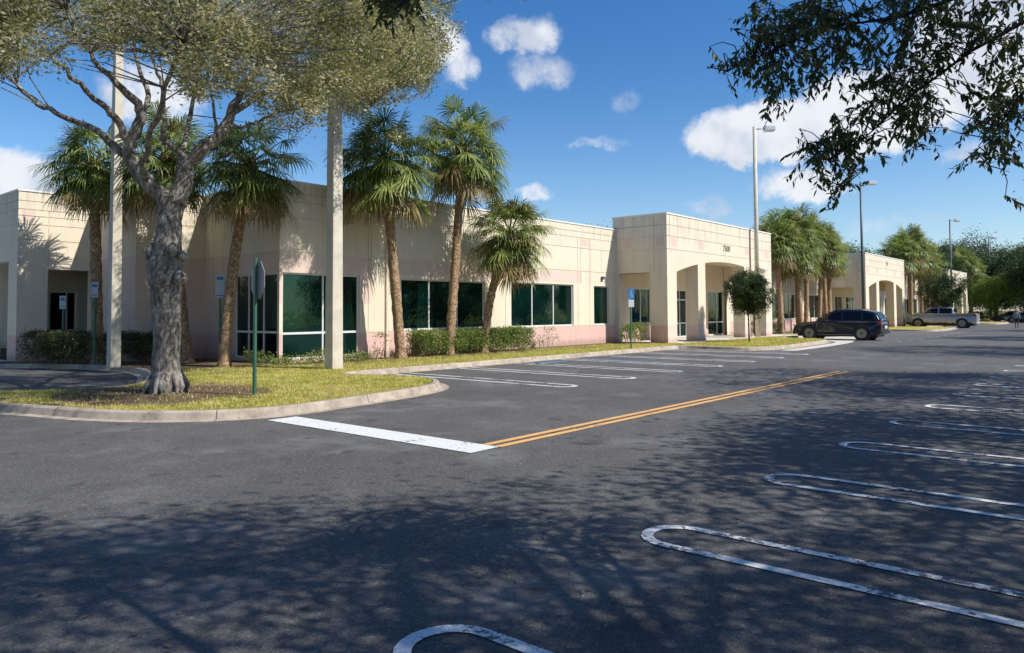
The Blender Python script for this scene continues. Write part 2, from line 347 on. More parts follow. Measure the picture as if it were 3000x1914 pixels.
def kerbm(t, bs):
    p = pos(t); n = t.noise(p, 3.2, 5, .65); f = t.noise(p, 30, 4, .7)
    c = t.ramp(n, [(.3, (.24, .20, .155)), (.5, (.40, .335, .265)), (.75, (.54, .47, .38))]); c = t.mix(t.smooth(f, .58, .72), c, (.24, .20, .17, 1)); g = t.noise(p, .9, 6, .7); c = t.mix(t.math('MULTIPLY', t.smooth(g, .5, .68), .5), c, (.17, .15, .13, 1))
    t.put(bs.inputs['Base Color'], c); bs.inputs['Roughness'].default_value = .9; bump(t, bs, f, .4, .01)
M_KERB = mat("kerb_stained", kerbm)
kb = mesh_obj('kerb', VV, FF, M_KERB); kb['kind'] = 'structure'
acc = 0; jm = MB()
for (xa, ya), (xb, yb) in zip(PATH[:-1], PATH[1:]):
    L = math.hypot(xb-xa, yb-ya)
    n0 = int(acc/3.0); acc += L
    for q in range(n0+1, int(acc/3.0)+1):
        if xa > 60: break
        t_ = 1-(acc-q*3.0)/L; x, y = xa+(xb-xa)*t_, ya+(yb-ya)*t_; d = Vector(((xb-xa)/L, (yb-ya)/L, 0)); nn = Vector((-d.y, d.x, 0)); c = Vector((x, y, 0)); w_ = d*.006
        for (d0, z0), (d1, z1) in (((-.20, .006), (-.02, .012)), ((-.022, .012), (.018, .122)), ((.018, .122), (.048, .147)), ((.048, .147), (.155, .147))):
            jm.add([c+nn*d0-w_+Vector((0, 0, z0)), c+nn*d0+w_+Vector((0, 0, z0)), c+nn*d1+w_+Vector((0, 0, z1)), c+nn*d1-w_+Vector((0, 0, z1))], [(0, 1, 2, 3)])
kj = jm.build('kerb_joints', simple("joint_dirt", (.05, .045, .04), .9)); kj['kind'] = 'structure'
inner = offset(PATH, .175)
lawn_pts = inner + [(150, 40), (5.5, 60)]
flat_poly('lawn', lawn_pts, .142, M_LAWN)
# paved walks
flat_poly('sidewalk_portal', [(32.0, 16.6), (45.2, 16.6), (45.2, 20.25), (32.05, 20.25)], .165, M_CONC2)
flat_poly('sidewalk_left', [(4, 28.4), (7.95, 28.4), (7.95, 44), (4, 44)], .165, M_CONC2)
flat_poly('sidewalk_ramp', [(45.0, 16.25), (47.6, 16.25), (47.6, 19.8), (45.3, 19.8)], .160, M_CONC2)
flat_poly('concrete_apron', smooth_pts([(31.5, 11.15), (36, 11.2), (41.2, 11.6), (43.9, 12.3), (50.5, 12.7), (50.5, 15.4), (43.2, 15.4), (42.4, 13.2), (41.2, 12.3), (36, 11.9), (31.5, 11.8)], 1), .004, M_CONC2)

def strips(name, quads, m, label, cat, group=None):
    V = []; F = []
    for q in quads:
        b = len(V); V += [(x, y, .008) for x, y in q]; F.append((b, b+1, b+2, b+3))
    o = mesh_obj(name, V, F, m); o['kind'] = 'structure'; return o
def hairpin(cx, yend, ystart, sgn, w_=.092, gap=.5):
    h = gap/2; q = []
    yc = yend-sgn*h
    for s in (-1, 1):
        xa, xb = cx+s*h-w_/2, cx+s*h+w_/2
        N = 6
        for k in range(N):
            y0 = ystart+(yc-ystart)*k/N; y1 = ystart+(yc-ystart)*(k+1)/N; q.append([(xa, y0), (xb, y0), (xb, y1), (xa, y1)])
    N = 10
    for k in range(N):
        a0 = math.pi*k/N; a1 = math.pi*(k+1)/N
        pt = lambda r, a: (cx+r*math.cos(a), yc+sgn*r*math.sin(a))
        q.append([pt(h-w_/2, a0), pt(h+w_/2, a0), pt(h+w_/2, a1), pt(h-w_/2, a1)])
    return q
for k in range(7): strips('stall_marking', hairpin(13.7+2.56*k, 9.85, 15.7, -1, .12), M_LOOP, None, None)
for k in range(9): strips('stall_marking', hairpin(45.2+2.4*k-1.9+.3, 9.85, 15.7, -1), M_WORN, None, None)
for k in range(26): strips('stall_marking', hairpin(2.68+2.42*k, 2.94, -2.4, 1), M_LOOP, None, None)
strips('stop_line_marking', [[(6.50, 6.2), (7.02, 6.2), (6.98, 10.6), (6.46, 10.6)]], M_WHITE, None, None)
strips('centre_line_marking', [[(7.03, 6.17), (21.5, 6.17), (21.5, 6.29), (7.03, 6.29)], [(7.03, 6.38), (21.5, 6.38), (21.5, 6.50), (7.03, 6.50)]], M_YEL, None, None)
strips('blue_bay_marking', [[(19.0, 15.0), (20.7, 15.0), (20.7, 15.25), (19.0, 15.25)], [(21.9, 12.0), (22.05, 12.0), (22.05, 15.4), (21.9, 15.4)]], M_BLUEP, None, None)

# ------------------------------------------------------------------ building
class Plane:
    def __init__(s, o, u, n): s.o, s.u, s.n = Vector((*o, 0)), Vector((*u, 0)), Vector((*n, 0))
    def pt(s, u, z, d=0): return s.o+s.u*u+s.n*d+Vector((0, 0, z))
def inside(r, u, z): return r[0] <= u <= r[1] and r[2] <= z <= r[3]
def wall(name, P, u0, u1, z0, z1, openings, paints, grooves, parent, reveal=.2):
    """grooved stucco wall: cells with their own depth; grooves are (kind, pos, a, b)"""
    us = {u0, u1}; zs = {z0, z1}; gr = []
    for r in openings+[p[:4] for p in paints]:
        us |= {r[0], r[1]}; zs |= {r[2], r[3]}
    for kind, c, a, b in grooves:
        h = .012
        r = (c-h, c+h, a, b) if kind == 'v' else (a, b, c-h, c+h)
        gr.append(r); us |= {r[0], r[1]}; zs |= {r[2], r[3]}
    us = sorted(round(v, 4) for v in us if u0 <= v <= u1); zs = sorted(round(v, 4) for v in zs if z0 <= v <= z1)
    us = [v for i, v in enumerate(us) if i == 0 or v-us[i-1] > 1e-3]; zs = [v for i, v in enumerate(zs) if i == 0 or v-zs[i-1] > 1e-3]
    D = {}; Mi = {}
    for i in range(len(us)-1):
        for j in range(len(zs)-1):
            u, z = (us[i]+us[i+1])/2, (zs[j]+zs[j+1])/2
            if any(inside(r, u, z) for r in openings): D[i, j] = None; continue
            d = 0
            if any(inside(r, u, z) for r in gr): d = -.02
            D[i, j] = d; Mi[i, j] = 0
            for p in paints:
                if inside(p, u, z): Mi[i, j] = p[4]
    mb = MB()
    dep = lambda v: -reveal if v is None else v
    for (i, j), d in D.items():
        a, b, c, e = us[i], us[i+1], zs[j], zs[j+1]
        if d is not None: mb.add([P.pt(a, c, d), P.pt(b, c, d), P.pt(b, e, d), P.pt(a, e, d)], [(0, 1, 2, 3)], Mi[i, j])
        for (ii, jj, q) in ((i+1, j, 'u'), (i, j+1, 'z')):
            if (ii, jj) in D:
                d1, d2 = dep(d), dep(D[ii, jj])
                if abs(d1-d2) > 1e-6:
                    k = Mi.get((i, j), Mi.get((ii, jj), 0)) if d is not None else Mi.get((ii, jj), 0)
                    if q == 'u': mb.add([P.pt(b, c, d1), P.pt(b, c, d2), P.pt(b, e, d2), P.pt(b, e, d1)], [(0, 1, 2, 3)], k)
                    else: mb.add([P.pt(a, e, d1), P.pt(b, e, d1), P.pt(b, e, d2), P.pt(a, e, d2)], [(0, 1, 2, 3)], k)
    # close outer rim of openings that touch the wall's edge is not needed: soffits meet other parts
    return mb.build(name, [M_CREAM, M_PINK, M_PINKL, M_COPE], parent)
def pbox(mb, P, u0, u1, z0, z1, d0, d1, i=0):
    V = [P.pt(u, z, d) for d in (d0, d1) for u, z in ((u0, z0), (u1, z0), (u1, z1), (u0, z1))]
    mb.add(V, [(0, 3, 2, 1), (4, 5, 6, 7), (0, 1, 5, 4), (1, 2, 6, 5), (2, 3, 7, 6), (3, 0, 4, 7)], i)
def window(P, u0, u1, z0, z1, mull, trans, parent, dep=-.10, fr=.055, name='window'):
    mb = MB(); t = .035
    pbox(mb, P, u0, u0+fr, z0, z1, dep-t, dep+t); pbox(mb, P, u1-fr, u1, z0, z1, dep-t, dep+t)
    pbox(mb, P, u0+fr, u1-fr, z1-fr, z1, dep-t+.002, dep+t-.002); pbox(mb, P, u0+fr, u1-fr, z0, z0+fr, dep-t+.002, dep+t-.002)
    for m in mull: pbox(mb, P, m-fr/2, m+fr/2, z0+fr, z1-fr, dep-t+.004, dep+t-.004)
    for z in trans: pbox(mb, P, u0+fr, u1-fr, z-.035, z+.035, dep-t+.006, dep+t-.006)
    o = mb.build(name, M_FRAME, parent)
    g = MB(); cuts = [u0]+list(mull)+[u1]
    for i, (a, b) in enumerate(zip(cuts[:-1], cuts[1:])):
        tl = .0035*math.sin(7.3*(u0+i*1.7))
        g.add([P.pt(a+.02, z0+.02, dep-tl), P.pt(b-.02, z0+.02, dep+tl), P.pt(b-.02, z1-.02, dep+tl*.3), P.pt(a+.02, z1-.02, dep-tl*.6)], [(0, 1, 2, 3)])
    g.build('pane', M_GLASS, o)
    return o
B = empty('office_building', (12.75, 20.3, 0)); tag(B, 'long single storey cream and pink office building with arched portals and green tinted windows', 'office building')
BO = Vector((-12.75, -20.3, 0))
class Pl(Plane):
    def pt(s, u, z, d=0): return super().pt(u, z, d)+BO
FAC = Pl((0, 20.3), (1, 0), (0, -1)); TOP = 5.82
G_H = [4.72, 5.22, 5.5]
def facade(u0, u1, wins, extra_v=(), name='facade_wall'):
    op = [(a, b, c, d) for a, b, c, d, *_ in wins]
    paints = [(u0, u1, 0, 1.0, 1)]
    for a, b, c, d, *_ in wins:
        if b-a > 1.5: paints.append((max(u0, a-.35), min(u1, b+.35), d+.12, 3.58, 2))
    if u0 < 13: paints += [(12.75, 16.3, 2.0, 3.58, 2), (17.3, 29.0, 3.05, 3.58, 2)]
    for v in extra_v: paints.append((v-.35, v+.35, 4.80, 5.18, 2)); paints.append((v-.13, v+.03, 4.86, 5.12, 1))
    gr = [('h', z, u0, u1) for z in G_H]+[('h', 3.62, u0, u1), ('h', 1.02, u0, u1)]
    for a, b, c, d, *_ in wins:
        gr += [('v', a-.37, 1.04, 5.2), ('v', b+.37, 1.04, 5.2)]
        gr += [('v', (a+b)/2, 3.64, 4.70)]
    for v in extra_v: gr += [('v', v-.42, 3.0, 5.2), ('v', v+.42, 3.0, 5.2)]
    wall(name, FAC, u0, u1, 0, TOP, op, paints, gr, B)
    for a, b, c, d, m, t in wins: window(FAC, a, b, c, d, m, t, B)
facade(12.75, 32.0, [(12.86, 15.83, .25, 2.97, (14.40, 15.06), (1.06,)), (17.7, 22.15, 1.06, 2.93, (19.12, 20.62), ()), (23.8, 28.3, 1.05, 2.96, (25.28, 26.82), ()), (30.0, 31.35, 1.05, 2.95, (), ())], (16.75, 23.0, 29.3))
facade(45.2, 65.7, [(46.6, 48.1, 1.05, 2.95, (), ()), (49.4, 53.9, 1.05, 2.95, (50.9, 52.4), ()), (55.1, 57.5, 1.05, 2.95, (56.3,), ()), (60.6, 64.6, 1.05, 2.95, (62, 63.3), ())], (54.5, 59.2))
facade(79.0, 99.4, [(80.5, 82, 1.05, 2.95, (), ()), (83.5, 88, 1.05, 2.95, (85, 86.5), ()), (90, 94.5, 1.05, 2.95, (91.5, 93), ()), (96, 98, 1.05, 2.95, (), ())], (89,))
facade(112.7, 126.0, [(114, 116, 1.05, 2.95, (), ()), (118, 122, 1.05, 2.95, (119.4, 120.7), ())], ())
SID = Pl((12.75, 0), (0, 1), (-1, 0))
wall('side_wall', SID, 20.3, 25.0, 0, TOP, [(20.42, 23.0, .25, 2.97)], [(20.3, 25, 0, 3.62, 2), (23.0, 25, 0, 1.0, 1), (23.4, 24.2, 4.8, 5.2, 2)],
     [('h', z, 20.3, 25) for z in G_H+[3.62]]+[('v', 23.2, 0, 5.2), ('v', 23.7, 0, 4.7), ('v', 24.4, 0, 4.7)], B)
window(SID, 20.42, 23.0, .25, 2.97, (21.3, 22.2), (1.1,), B)
ST1 = Pl((0, 25.0), (1, 0), (0, -1)); wall('return_wall', ST1, 10.4, 12.75, 0, TOP, [], [(10.4, 12.75, 0, 3.62, 2), (10.4, 12.75, 0, 1, 1)], [('h', z, 10.4, 12.75) for z in G_H]+[('v', 11.5, 0, 5.2)], B)
ST2 = Pl((10.4, 0), (0, 1), (-1, 0)); wall('return_wall', ST2, 25, 28.3, 0, TOP, [], [(25, 28.3, 0, 3.62, 2), (25, 28.3, 0, 1, 1)], [('h', z, 25, 28.3) for z in G_H]+[('v', 26.2, 0, 5.2), ('v', 27.2, 0, 5.2)], B)
# left side portal
WF = Pl((0, 28.3), (1, 0), (0, -1)); wall('side_portal_wall', WF, 8.0, 10.4, 0, TOP, [(8.9, 10.28, .1, 3.23)], [(8.0, 10.4, 0, 1.0, 1), (8.1, 8.5, 4.8, 5.2, 2)], [('h', z, 8, 10.4) for z in (4.2, 4.72, 5.0, 5.22, 5.5)]+[('v', 8.9, 3.3, 5.2)], B, .35)
WS = Pl((8.0, 0), (0, 1), (-1, 0)); wall('side_portal_wall', WS, 28.3, 42, 0, TOP, [(29.2, 31.2, .1, 3.5), (32.2, 37.2, .1, 3.9), (38.2, 40.4, .1, 3.5)], [(28.3, 42, 0, 1.0, 1), (28.5, 28.9, 4.8, 5.2, 2)], [('h', z, 28.3, 42) for z in (4.72, 5.22, 5.5)], B, .35)
RB = Pl((0, 30.4), (1, 0), (0, -1)); wall('recess_wall', RB, 8.35, 13.0, 0, 4.2, [(9.62, 10.55, 1.08, 2.55)], [], [], B); window(RB, 9.62, 10.55, 1.08, 2.55, (10.22,), (), B)
RS = Pl((10.9, 0), (0, 1), (-1, 0)); wall('recess_wall', RS, 30.41, 42, 0, 4.2, [(31.5, 37.5, .2, 2.95)], [], [], B); window(RS, 31.5, 37.5, .2, 2.95, (33, 34.5, 36), (1.05,), B)
# entrance portals
def bars(name, m_, rows):
    for P_, *r in rows: k = MB(); pbox(k, P_, *r); k.build(name, m_, B)
def portal(x0):
    """front x0..x0+13.2 at Y 17.4, thickness .7; three bays under one shallow arc"""
    PF = Pl((0, 17.4), (1, 0), (0, -1)); H = 6.42; T = .7; cx = x0+6.6; x1 = x0+13.2
    bays = [(x0+.95, x0+3.25), (x0+4.1, x0+9.1), (x0+9.95, x0+12.25)]
    arc = lambda u: 4.36-.72*((u-cx)/5.65)**2
    zlo = 4.5
    # upper front band with grooves and ornaments
    pa = []; gr = [('h', z, x0, x1) for z in (4.72, 5.36, 5.9)]
    for v in (x0+.75, x0+3.65, x0+9.55, x0+12.45): pa += [(v-.36, v+.36, 4.86, 5.34, 2), (v-.1, v+.05, 4.92, 5.28, 1)]
    gr += [('v', x0+.3, 0, 6.4), ('v', x1-.3, 0, 6.4), ('v', x0+6.6, 4.7, 6.4)]
    gr = [g for g in gr if g[0] == 'h']+[('v', g[1], zlo, H) for g in gr if g[0] == 'v']
    wall('portal_wall', PF, x0, x1, zlo, H, [], pa, gr, B)
    mb = None
    def col(a, b, za, zb, k=0):   # front, back and soffit of one strip
        mb.add([PF.pt(a, za, 0), PF.pt(b, zb, 0), PF.pt(b, zlo, 0), PF.pt(a, zlo, 0)], [(0, 1, 2, 3)], k)
        mb.add([PF.pt(a, za, -T), PF.pt(b, zb, -T), PF.pt(b, zlo, -T), PF.pt(a, zlo, -T)], [(3, 2, 1, 0)], k)
        mb.add([PF.pt(a, za, 0), PF.pt(b, zb, 0), PF.pt(b, zb, -T), PF.pt(a, za, -T)], [(3, 2, 1, 0)], k)
    for a, b in bays:
        N = 14; mb = MB()
        for k in range(N):
            p, q = a+(b-a)*k/N, a+(b-a)*(k+1)/N; col(p, q, arc(p), arc(q))
        mb.build('arch', M_CREAM, B)
    edges = [x0]+[v for b in bays for v in b]+[x1]
    for i in range(0, len(edges), 2):
        a, b = edges[i], edges[i+1]; m2 = MB()
        for z0_, z1_, k in ((0, 1.0, 1), (1.0, zlo, 0)):
            V = [PF.pt(u, z, d) for d in (0, -T) for u, z in ((a, z0_), (b, z0_), (b, z1_), (a, z1_))]
            m2.add(V, [(4, 7, 6, 5), (0, 1, 2, 3)]+([] if i == len(edges)-2 else [(1, 5, 6, 2)])+([] if i == 0 else [(3, 7, 4, 0)]), k)
        m2.build('pillar', [M_CREAM, M_PINKL], B)
    # side faces with opening
    for xs, nx in ((x0, -1), (x1, 1)):
        PS = Pl((xs, 0), (0, 1), (nx, 0))
        wall('portal_side_wall', PS, 17.4, 20.3, 0, H, [(18.35, 20.12, 0.05, 3.6)], [(17.4, 18.35, 0, 1, 1), (17.55, 18.0, 4.86, 5.3, 2), (19.4, 19.8, 4.86, 5.3, 2)], [('h', z, 17.4, 20.3) for z in (4.72, 5.36, 5.9)]+[('v', 18.1, 3.6, 6.4)], B, .5)
    # back of portal walls, ceiling and roof
    m4 = MB(); pbox(m4, PF, x0+.5, x1-.5, 4.5, 4.6, -2.88, -T-.002); pbox(m4, PF, x0+.02, x1-.02, 5.9, 5.95, -2.88, -.32); pbox(m4, PF, x0+.02, x1-.02, 4.6, H-.01, -3.08, -2.89); pbox(m4, PF, x0+.02, x1-.02, 5.95, H-.01, -.32, -.05)
    pbox(m4, PF, x0+.1, x0+.5, 3.6, 5.9, -2.88, -T-.002); pbox(m4, PF, x1-.5, x1-.1, 3.6, 5.9, -2.88, -T-.002); m4.build('portal_ceiling', M_CREAM, B)
    bars('coping', M_COPE, [(PF, x0-.03, x1+.03, H, H+.07, -.32, .03), (PF, x0-.03, x0+.3, H, H+.07, -3.1, -.322), (PF, x1-.3, x1+.03, H, H+.07, -3.1, -.322), (PF, x0+.3, x1-.3, H, H+.07, -3.1, -2.8)])
    wins = [(x0+1.5, x0+3.5, 1.05, 2.92), (x0+4.6, x0+8.72, .2, 2.92), (x0+10.4, x0+12.7, .2, 2.92)]
    wall('entrance_wall', FAC, x0, x1, 0, 4.6, wins, [(x0, x1, 0, 1.0, 1)], [('h', 3.62, x0, x1)], B)
    window(FAC, *wins[0], (x0+2.5,), (), B); window(FAC, *wins[2], (x0+11.8,), (1.0,), B)
    window(FAC, x0+4.6, x0+7.7, .2, 2.92, (x0+5.6, x0+6.1, x0+6.9), (1.0, 2.35), B)
    # glazed entrance door
    md = MB(); a, b = x0+7.72, x0+8.70
    pbox(md, FAC, a, a+.12, .2, 2.92, -.14, -.05); pbox(md, FAC, b-.12, b, .2, 2.92, -.14, -.05); pbox(md, FAC, a+.12, b-.12, 2.25, 2.4, -.138, -.052); pbox(md, FAC, a+.12, b-.12, .2, .55, -.138, -.052); pbox(md, FAC, a+.12, b-.12, 2.84, 2.92, -.138, -.052)
    d = md.build('door', M_FRAME, B)
    mg = MB(); pbox(mg, FAC, a+.1, b-.1, .5, 2.86, -.11, -.09); mg.build('pane', M_GLASS, d)
    mh = MB(); pbox(mh, FAC, a+.16, a+.20, 1.0, 1.6, -.03, 0.01); mh.build('handle', M_STEEL, d)
for x0 in (32.0, 65.7, 99.4): portal(x0)
# roofs and copings
m = MB()
for x0, x1, y0, y1 in ((12.76, 32.0, 20.5, 60), (32, 45.2, 20.6, 60), (45.2, 65.7, 20.5, 60), (65.7, 79, 20.6, 60), (79, 99.4, 20.5, 60), (99.4, 112.7, 20.6, 60), (112.7, 125.9, 20.5, 60)):
    m.box(x0-12.75, x1-12.75, y0-20.3, y1-20.3, 5.3, 5.4)
m.box(8.1-12.75, 0.005, 28.5-20.3, 60-20.3, 5.3, 5.4); m.box(10.5-12.75, 0.005, 25.1-20.3, 28.5-20.3, 5.3, 5.4)
m.build('roof', M_ROOF, B)
bars('coping', M_COPE, [(FAC, a, b, TOP, TOP+.06, -.28, .03) for a, b in ((12.72, 32.0), (45.2, 65.7), (79, 99.4), (112.7, 126.03))]+[(SID, 20.59, 25.0, TOP, TOP+.06, -.28, .03), (ST1, 10.37, 12.71, TOP, TOP+.06, -.28, .03), (ST2, 25.29, 28.3, TOP, TOP+.06, -.28, .03), (WF, 7.97, 10.36, TOP, TOP+.06, -.28, .03), (WS, 28.6, 42, TOP, TOP+.06, -.28, .03)])
bars('parapet', M_COPE, [(FAC, a, b, 5.3, TOP, -.26, -.06) for a, b in ((12.75, 32.0), (45.2, 65.7), (79, 99.4), (112.7, 126))]+[(SID, 20.58, 25, 5.3, TOP, -.26, -.06), (WF, 8.1, 10.3, 5.3, TOP, -.26, -.06), (ST2, 25.1, 28.2, 5.3, TOP, -.26, -.06)])
m = MB(); m.box(126-12.95, 126-12.75, 0, 40, 0, 5.8); m.box(8.0-12.75, 126-12.75, 39.5, 39.7, 0, 5.3); m.build('end_wall', M_CREAM, B)
# address numerals on the portal, small wall lamps
def text(name, body, loc, size, m, parent, rot=(R(90), 0, 0), ext=.012):
    cu = bpy.data.curves.new(name, 'FONT'); cu.body = body; cu.size = size; cu.extrude = ext; cu.align_x = 'CENTER'; cu.align_y = 'CENTER'
    cu.materials.append(m); o = bpy.data.objects.new(name, cu); COL.objects.link(o); o.location = loc; o.rotation_euler = rot
    dg = bpy.context.evaluated_depsgraph_get(); dg.update(); me = bpy.data.meshes.new_from_object(o.evaluated_get(dg)); bpy.data.objects.remove(o)
    o = bpy.data.objects.new(name, me); COL.objects.link(o); o.location = loc; o.rotation_euler = rot
    if parent: o.parent = parent
    return o
M_NUM = simple("bronze_numerals", (.30, .27, .21), .5)
text('address_number', '7500', (38.75-12.75, 17.4-20.3-.015, 5.12), .46, M_NUM, B)
text('address_number', '75', (72.6-12.75, 17.4-20.3-.015, 5.85), .5, M_NUM, B)
m = MB(); pbox(m, FAC, 30.62, 30.82, 3.28, 3.42, 0, .12); m.build('wall_lamp', M_DARKST, B)
m = MB(); pbox(m, FAC, 16.95, 17.05, 0.15, 5.2, .0, .08); m.build('downpipe', M_CREAM, B)

# ------------------------------------------------------------------ light poles
def lamp_pole(loc, H, kind, label, arm=(1, 0)):
    e = empty('light_pole', loc); tag(e, label, 'light pole', 'car park light poles')
    if kind.startswith('sq'):
        m = MB(); a, b = (.18, .13) if kind == 'sq' else (.15, .10)
        m.add([(-a, -a, 0), (a, -a, 0), (a, a, 0), (-a, a, 0), (-b, -b, H), (b, -b, H), (b, b, H), (-b, b, H)], [(0, 3, 2, 1), (4, 5, 6, 7), (0, 1, 5, 4), (1, 2, 6, 5), (2, 3, 7, 6), (3, 0, 4, 7)])
        m.build('pole', M_POLEC, e, bevel=.02)
    else:
        m = MB(); m.tube([(0, 0, 0), (0, 0, H)], [.15, .10] if kind == 'rd' else [.12, .08], 14); m.build('pole', M_POLEC if kind == 'rd' else M_DARKST, e, smooth=True)
    ax, ay = arm; m = MB(); m.tube([(0, 0, H-.15), (ax*.35, ay*.35, H-.12), (ax*.6, ay*.6, H-.12)], .04, 8); m.build('arm', M_STEEL, e, smooth=True)
    hd = MB(); hd.box(-.30, .30, -.24, .24, -.13, .15); h = hd.build('lamp_head', M_WHITEC, e, bevel=.03); h.location = (ax*.88, ay*.88, H-.12); h.rotation_euler = (0, 0, math.atan2(ay, ax))
    ln = MB(); ln.box(-.26, .26, -.2, .2, -.15, -.131); l = ln.build('lens', M_HEAD, h)
    return e
lamp_pole((12.43, 17.06, .14), 12.2, 'sq', 'tall square concrete light pole between the glazed building corner and the parking bays', (.6, -.8))
lamp_pole((8.95, 22.9, .14), 12.2, 'sq2', 'square concrete light pole rising behind the left limbs of the big oak', (-.8, -.6))
lamp_pole((42.1, 17.05, .15), 12.35, 'rd', 'tall round light pole in front of the first entrance portal, lamp head on its right', (.65, -.76))
lamp_pole((63.4, 17.0, .14), 11.9, 'dk', 'dark light pole standing beside the group of palms above the dark suv', (.65, -.76))
lamp_pole((99.8, 17.0, .14), 12.2, 'dk', 'thin light pole beyond the second portal, between pickup and far palms', (.65, -.76))
lamp_pole((133, 17.5, .14), 12.6, 'dk', 'faintest and farthest light pole, above the light green far tree', (.65, -.76))

# ------------------------------------------------------------------ signs
def octa(r, y): return [(r*math.cos(R(22.5+45*k)), y, r*math.sin(R(22.5+45*k))) for k in range(8)]
e = empty('stop_sign', (7.62, 12.95, .14), R(78)); tag(e, 'octagonal stop sign on a green post, nearly edge on, on the grass island', 'stop sign')
m = MB(); m.box(-.035, .035, -.02, .02, -.02, 2.62); m.box(-.05, .05, .02, .028, -.02, 2.62); m.build('post', M_GREENP, e)
m = MB(); V = octa(.40, -.045)+octa(.40, -.035); m.add(V, [tuple(range(8)), tuple(range(8, 16))[::-1]]+[(k, 8+k, 8+(k+1) % 8, (k+1) % 8) for k in range(8)]); pl = m.build('sign_plate', [M_SIGNB], e); pl.location = (0, 0, 2.2)
m = MB(); V = octa(.385, -.052)+octa(.385, -.046); m.add(V, [tuple(range(8)), tuple(range(8, 16))[::-1]]+[(k, 8+k, 8+(k+1) % 8, (k+1) % 8) for k in range(8)]); m.build('sign_face', [M_RED], pl)
text('lettering', 'STOP', (0, -.055, 0), .26, M_SIGNW, pl, (R(90), 0, 0), .002)
def small_sign(loc, rz, htop, w_, h_, kind, label):
    e = empty('parking_sign', loc, rz); tag(e, label, 'parking sign', 'parking bay signs on posts')
    m = MB(); m.box(-.03, .03, -.02, .02, -.02, htop-.02); m.build('post', M_GREENP, e)
    m = MB(); m.box(-w_/2, w_/2, -.035, -.022, htop-h_, htop); p = m.build('sign_plate', M_SIGNBL if kind == 'blue' else M_SIGNW, e)
    if kind == 'blue':
        m = MB(); m.box(-w_/2+.02, w_/2-.02, -.033, -.023, htop-h_-.34, htop-h_-.03); m.build('sign_plate', M_SIGNW, e)
        # wheelchair symbol: head, back, seat, wheel
        m = MB(); m.box(-.02, .02, -.042, -.036, htop-.11, htop-.07); m.box(-.012, .012, -.042, -.036, htop-.24, htop-.12); m.box(-.012, .07, -.042, -.036, htop-.255, htop-.235); m.box(.055, .075, -.042, -.036, htop-.33, htop-.25)
        for k in range(10):
            a0, a1 = R(90+27*k), R(90+27*(k+1)); m.add([(-.01+r*math.cos(a), -.041, htop-.29+r*math.sin(a)) for r, a in ((.065, a0), (.08, a0), (.08, a1), (.065, a1))], [(0, 1, 2, 3)])
        m.build('wheelchair_symbol', M_SIGNW, p)
    else:
        m = MB(); m.box(-w_/2+.04, w_/2-.04, -.040, -.036, htop-.16, htop-.07); m.build('printed_band', M_SIGNBL, p); m = MB(); m.box(-w_/2+.04, w_/2-.04, -.040, -.036, htop-h_+.06, htop-h_+.09); m.build('printed_line', M_SIGNBL, p)
# rz turns the face: local -Y is the face direction
small_sign((26.9, 16.35, .14), R(-6), 2.5, .42, .42, 'blue', 'blue wheelchair sign with white plate on a post before the first portal')
small_sign((8.7, 26.2, .14), R(-62), 2.15, .24, .42, 'white', 'small white sign on a post by the lit wall corner, leftmost of the parking signs')
small_sign((9.05, 24.6, .14), R(-62), 2.55, .26, .48, 'white', 'grey white sign on a post touching the left palm trunk')
small_sign((9.7, 21.3, .14), R(-58), 2.4, .34, .42, 'blue', 'blue sign on a green post between the left light pole and the oak trunk')
small_sign((11.15, 20.9, .14), R(-50), 2.72, .28, .70, 'white', 'white and blue sign on a post just right of the oak trunk')

# ------------------------------------------------------------------ vegetation builders
def leaves(C, rad, n_per, size, rng, elong=.45, flat=.75, droop=0):
    """C: cluster centres (k,3); returns quad vertices of leaf rhombi scattered round each centre"""
    C = np.asarray(C, dtype=float); k = len(C); n = k*n_per
    P = np.repeat(C, n_per, 0)+rng.normal(0, 1, (n, 3))*np.repeat(np.broadcast_to(np.asarray(rad, float).reshape(-1, 1), (k, 1)), n_per, 0)*[.5, .5, .5*flat]
    d = rng.normal(0, 1, (n, 3)); d[:, 2] = d[:, 2]*.6-droop; d /= np.linalg.norm(d, axis=1)[:, None]
    nn = rng.normal(0, 1, (n, 3)); nn[:, 2] += .7; s = np.cross(d, nn); s /= np.linalg.norm(s, axis=1)[:, None]
    L = size*rng.uniform(.6, 1.25, (n, 1)); W = L*elong
    return np.stack([P-d*L/2, P+s*W/2-d*L*.05, P+d*L/2, P-s*W/2-d*L*.05], 1)
def in_local(o):  # no-op marker
    return o
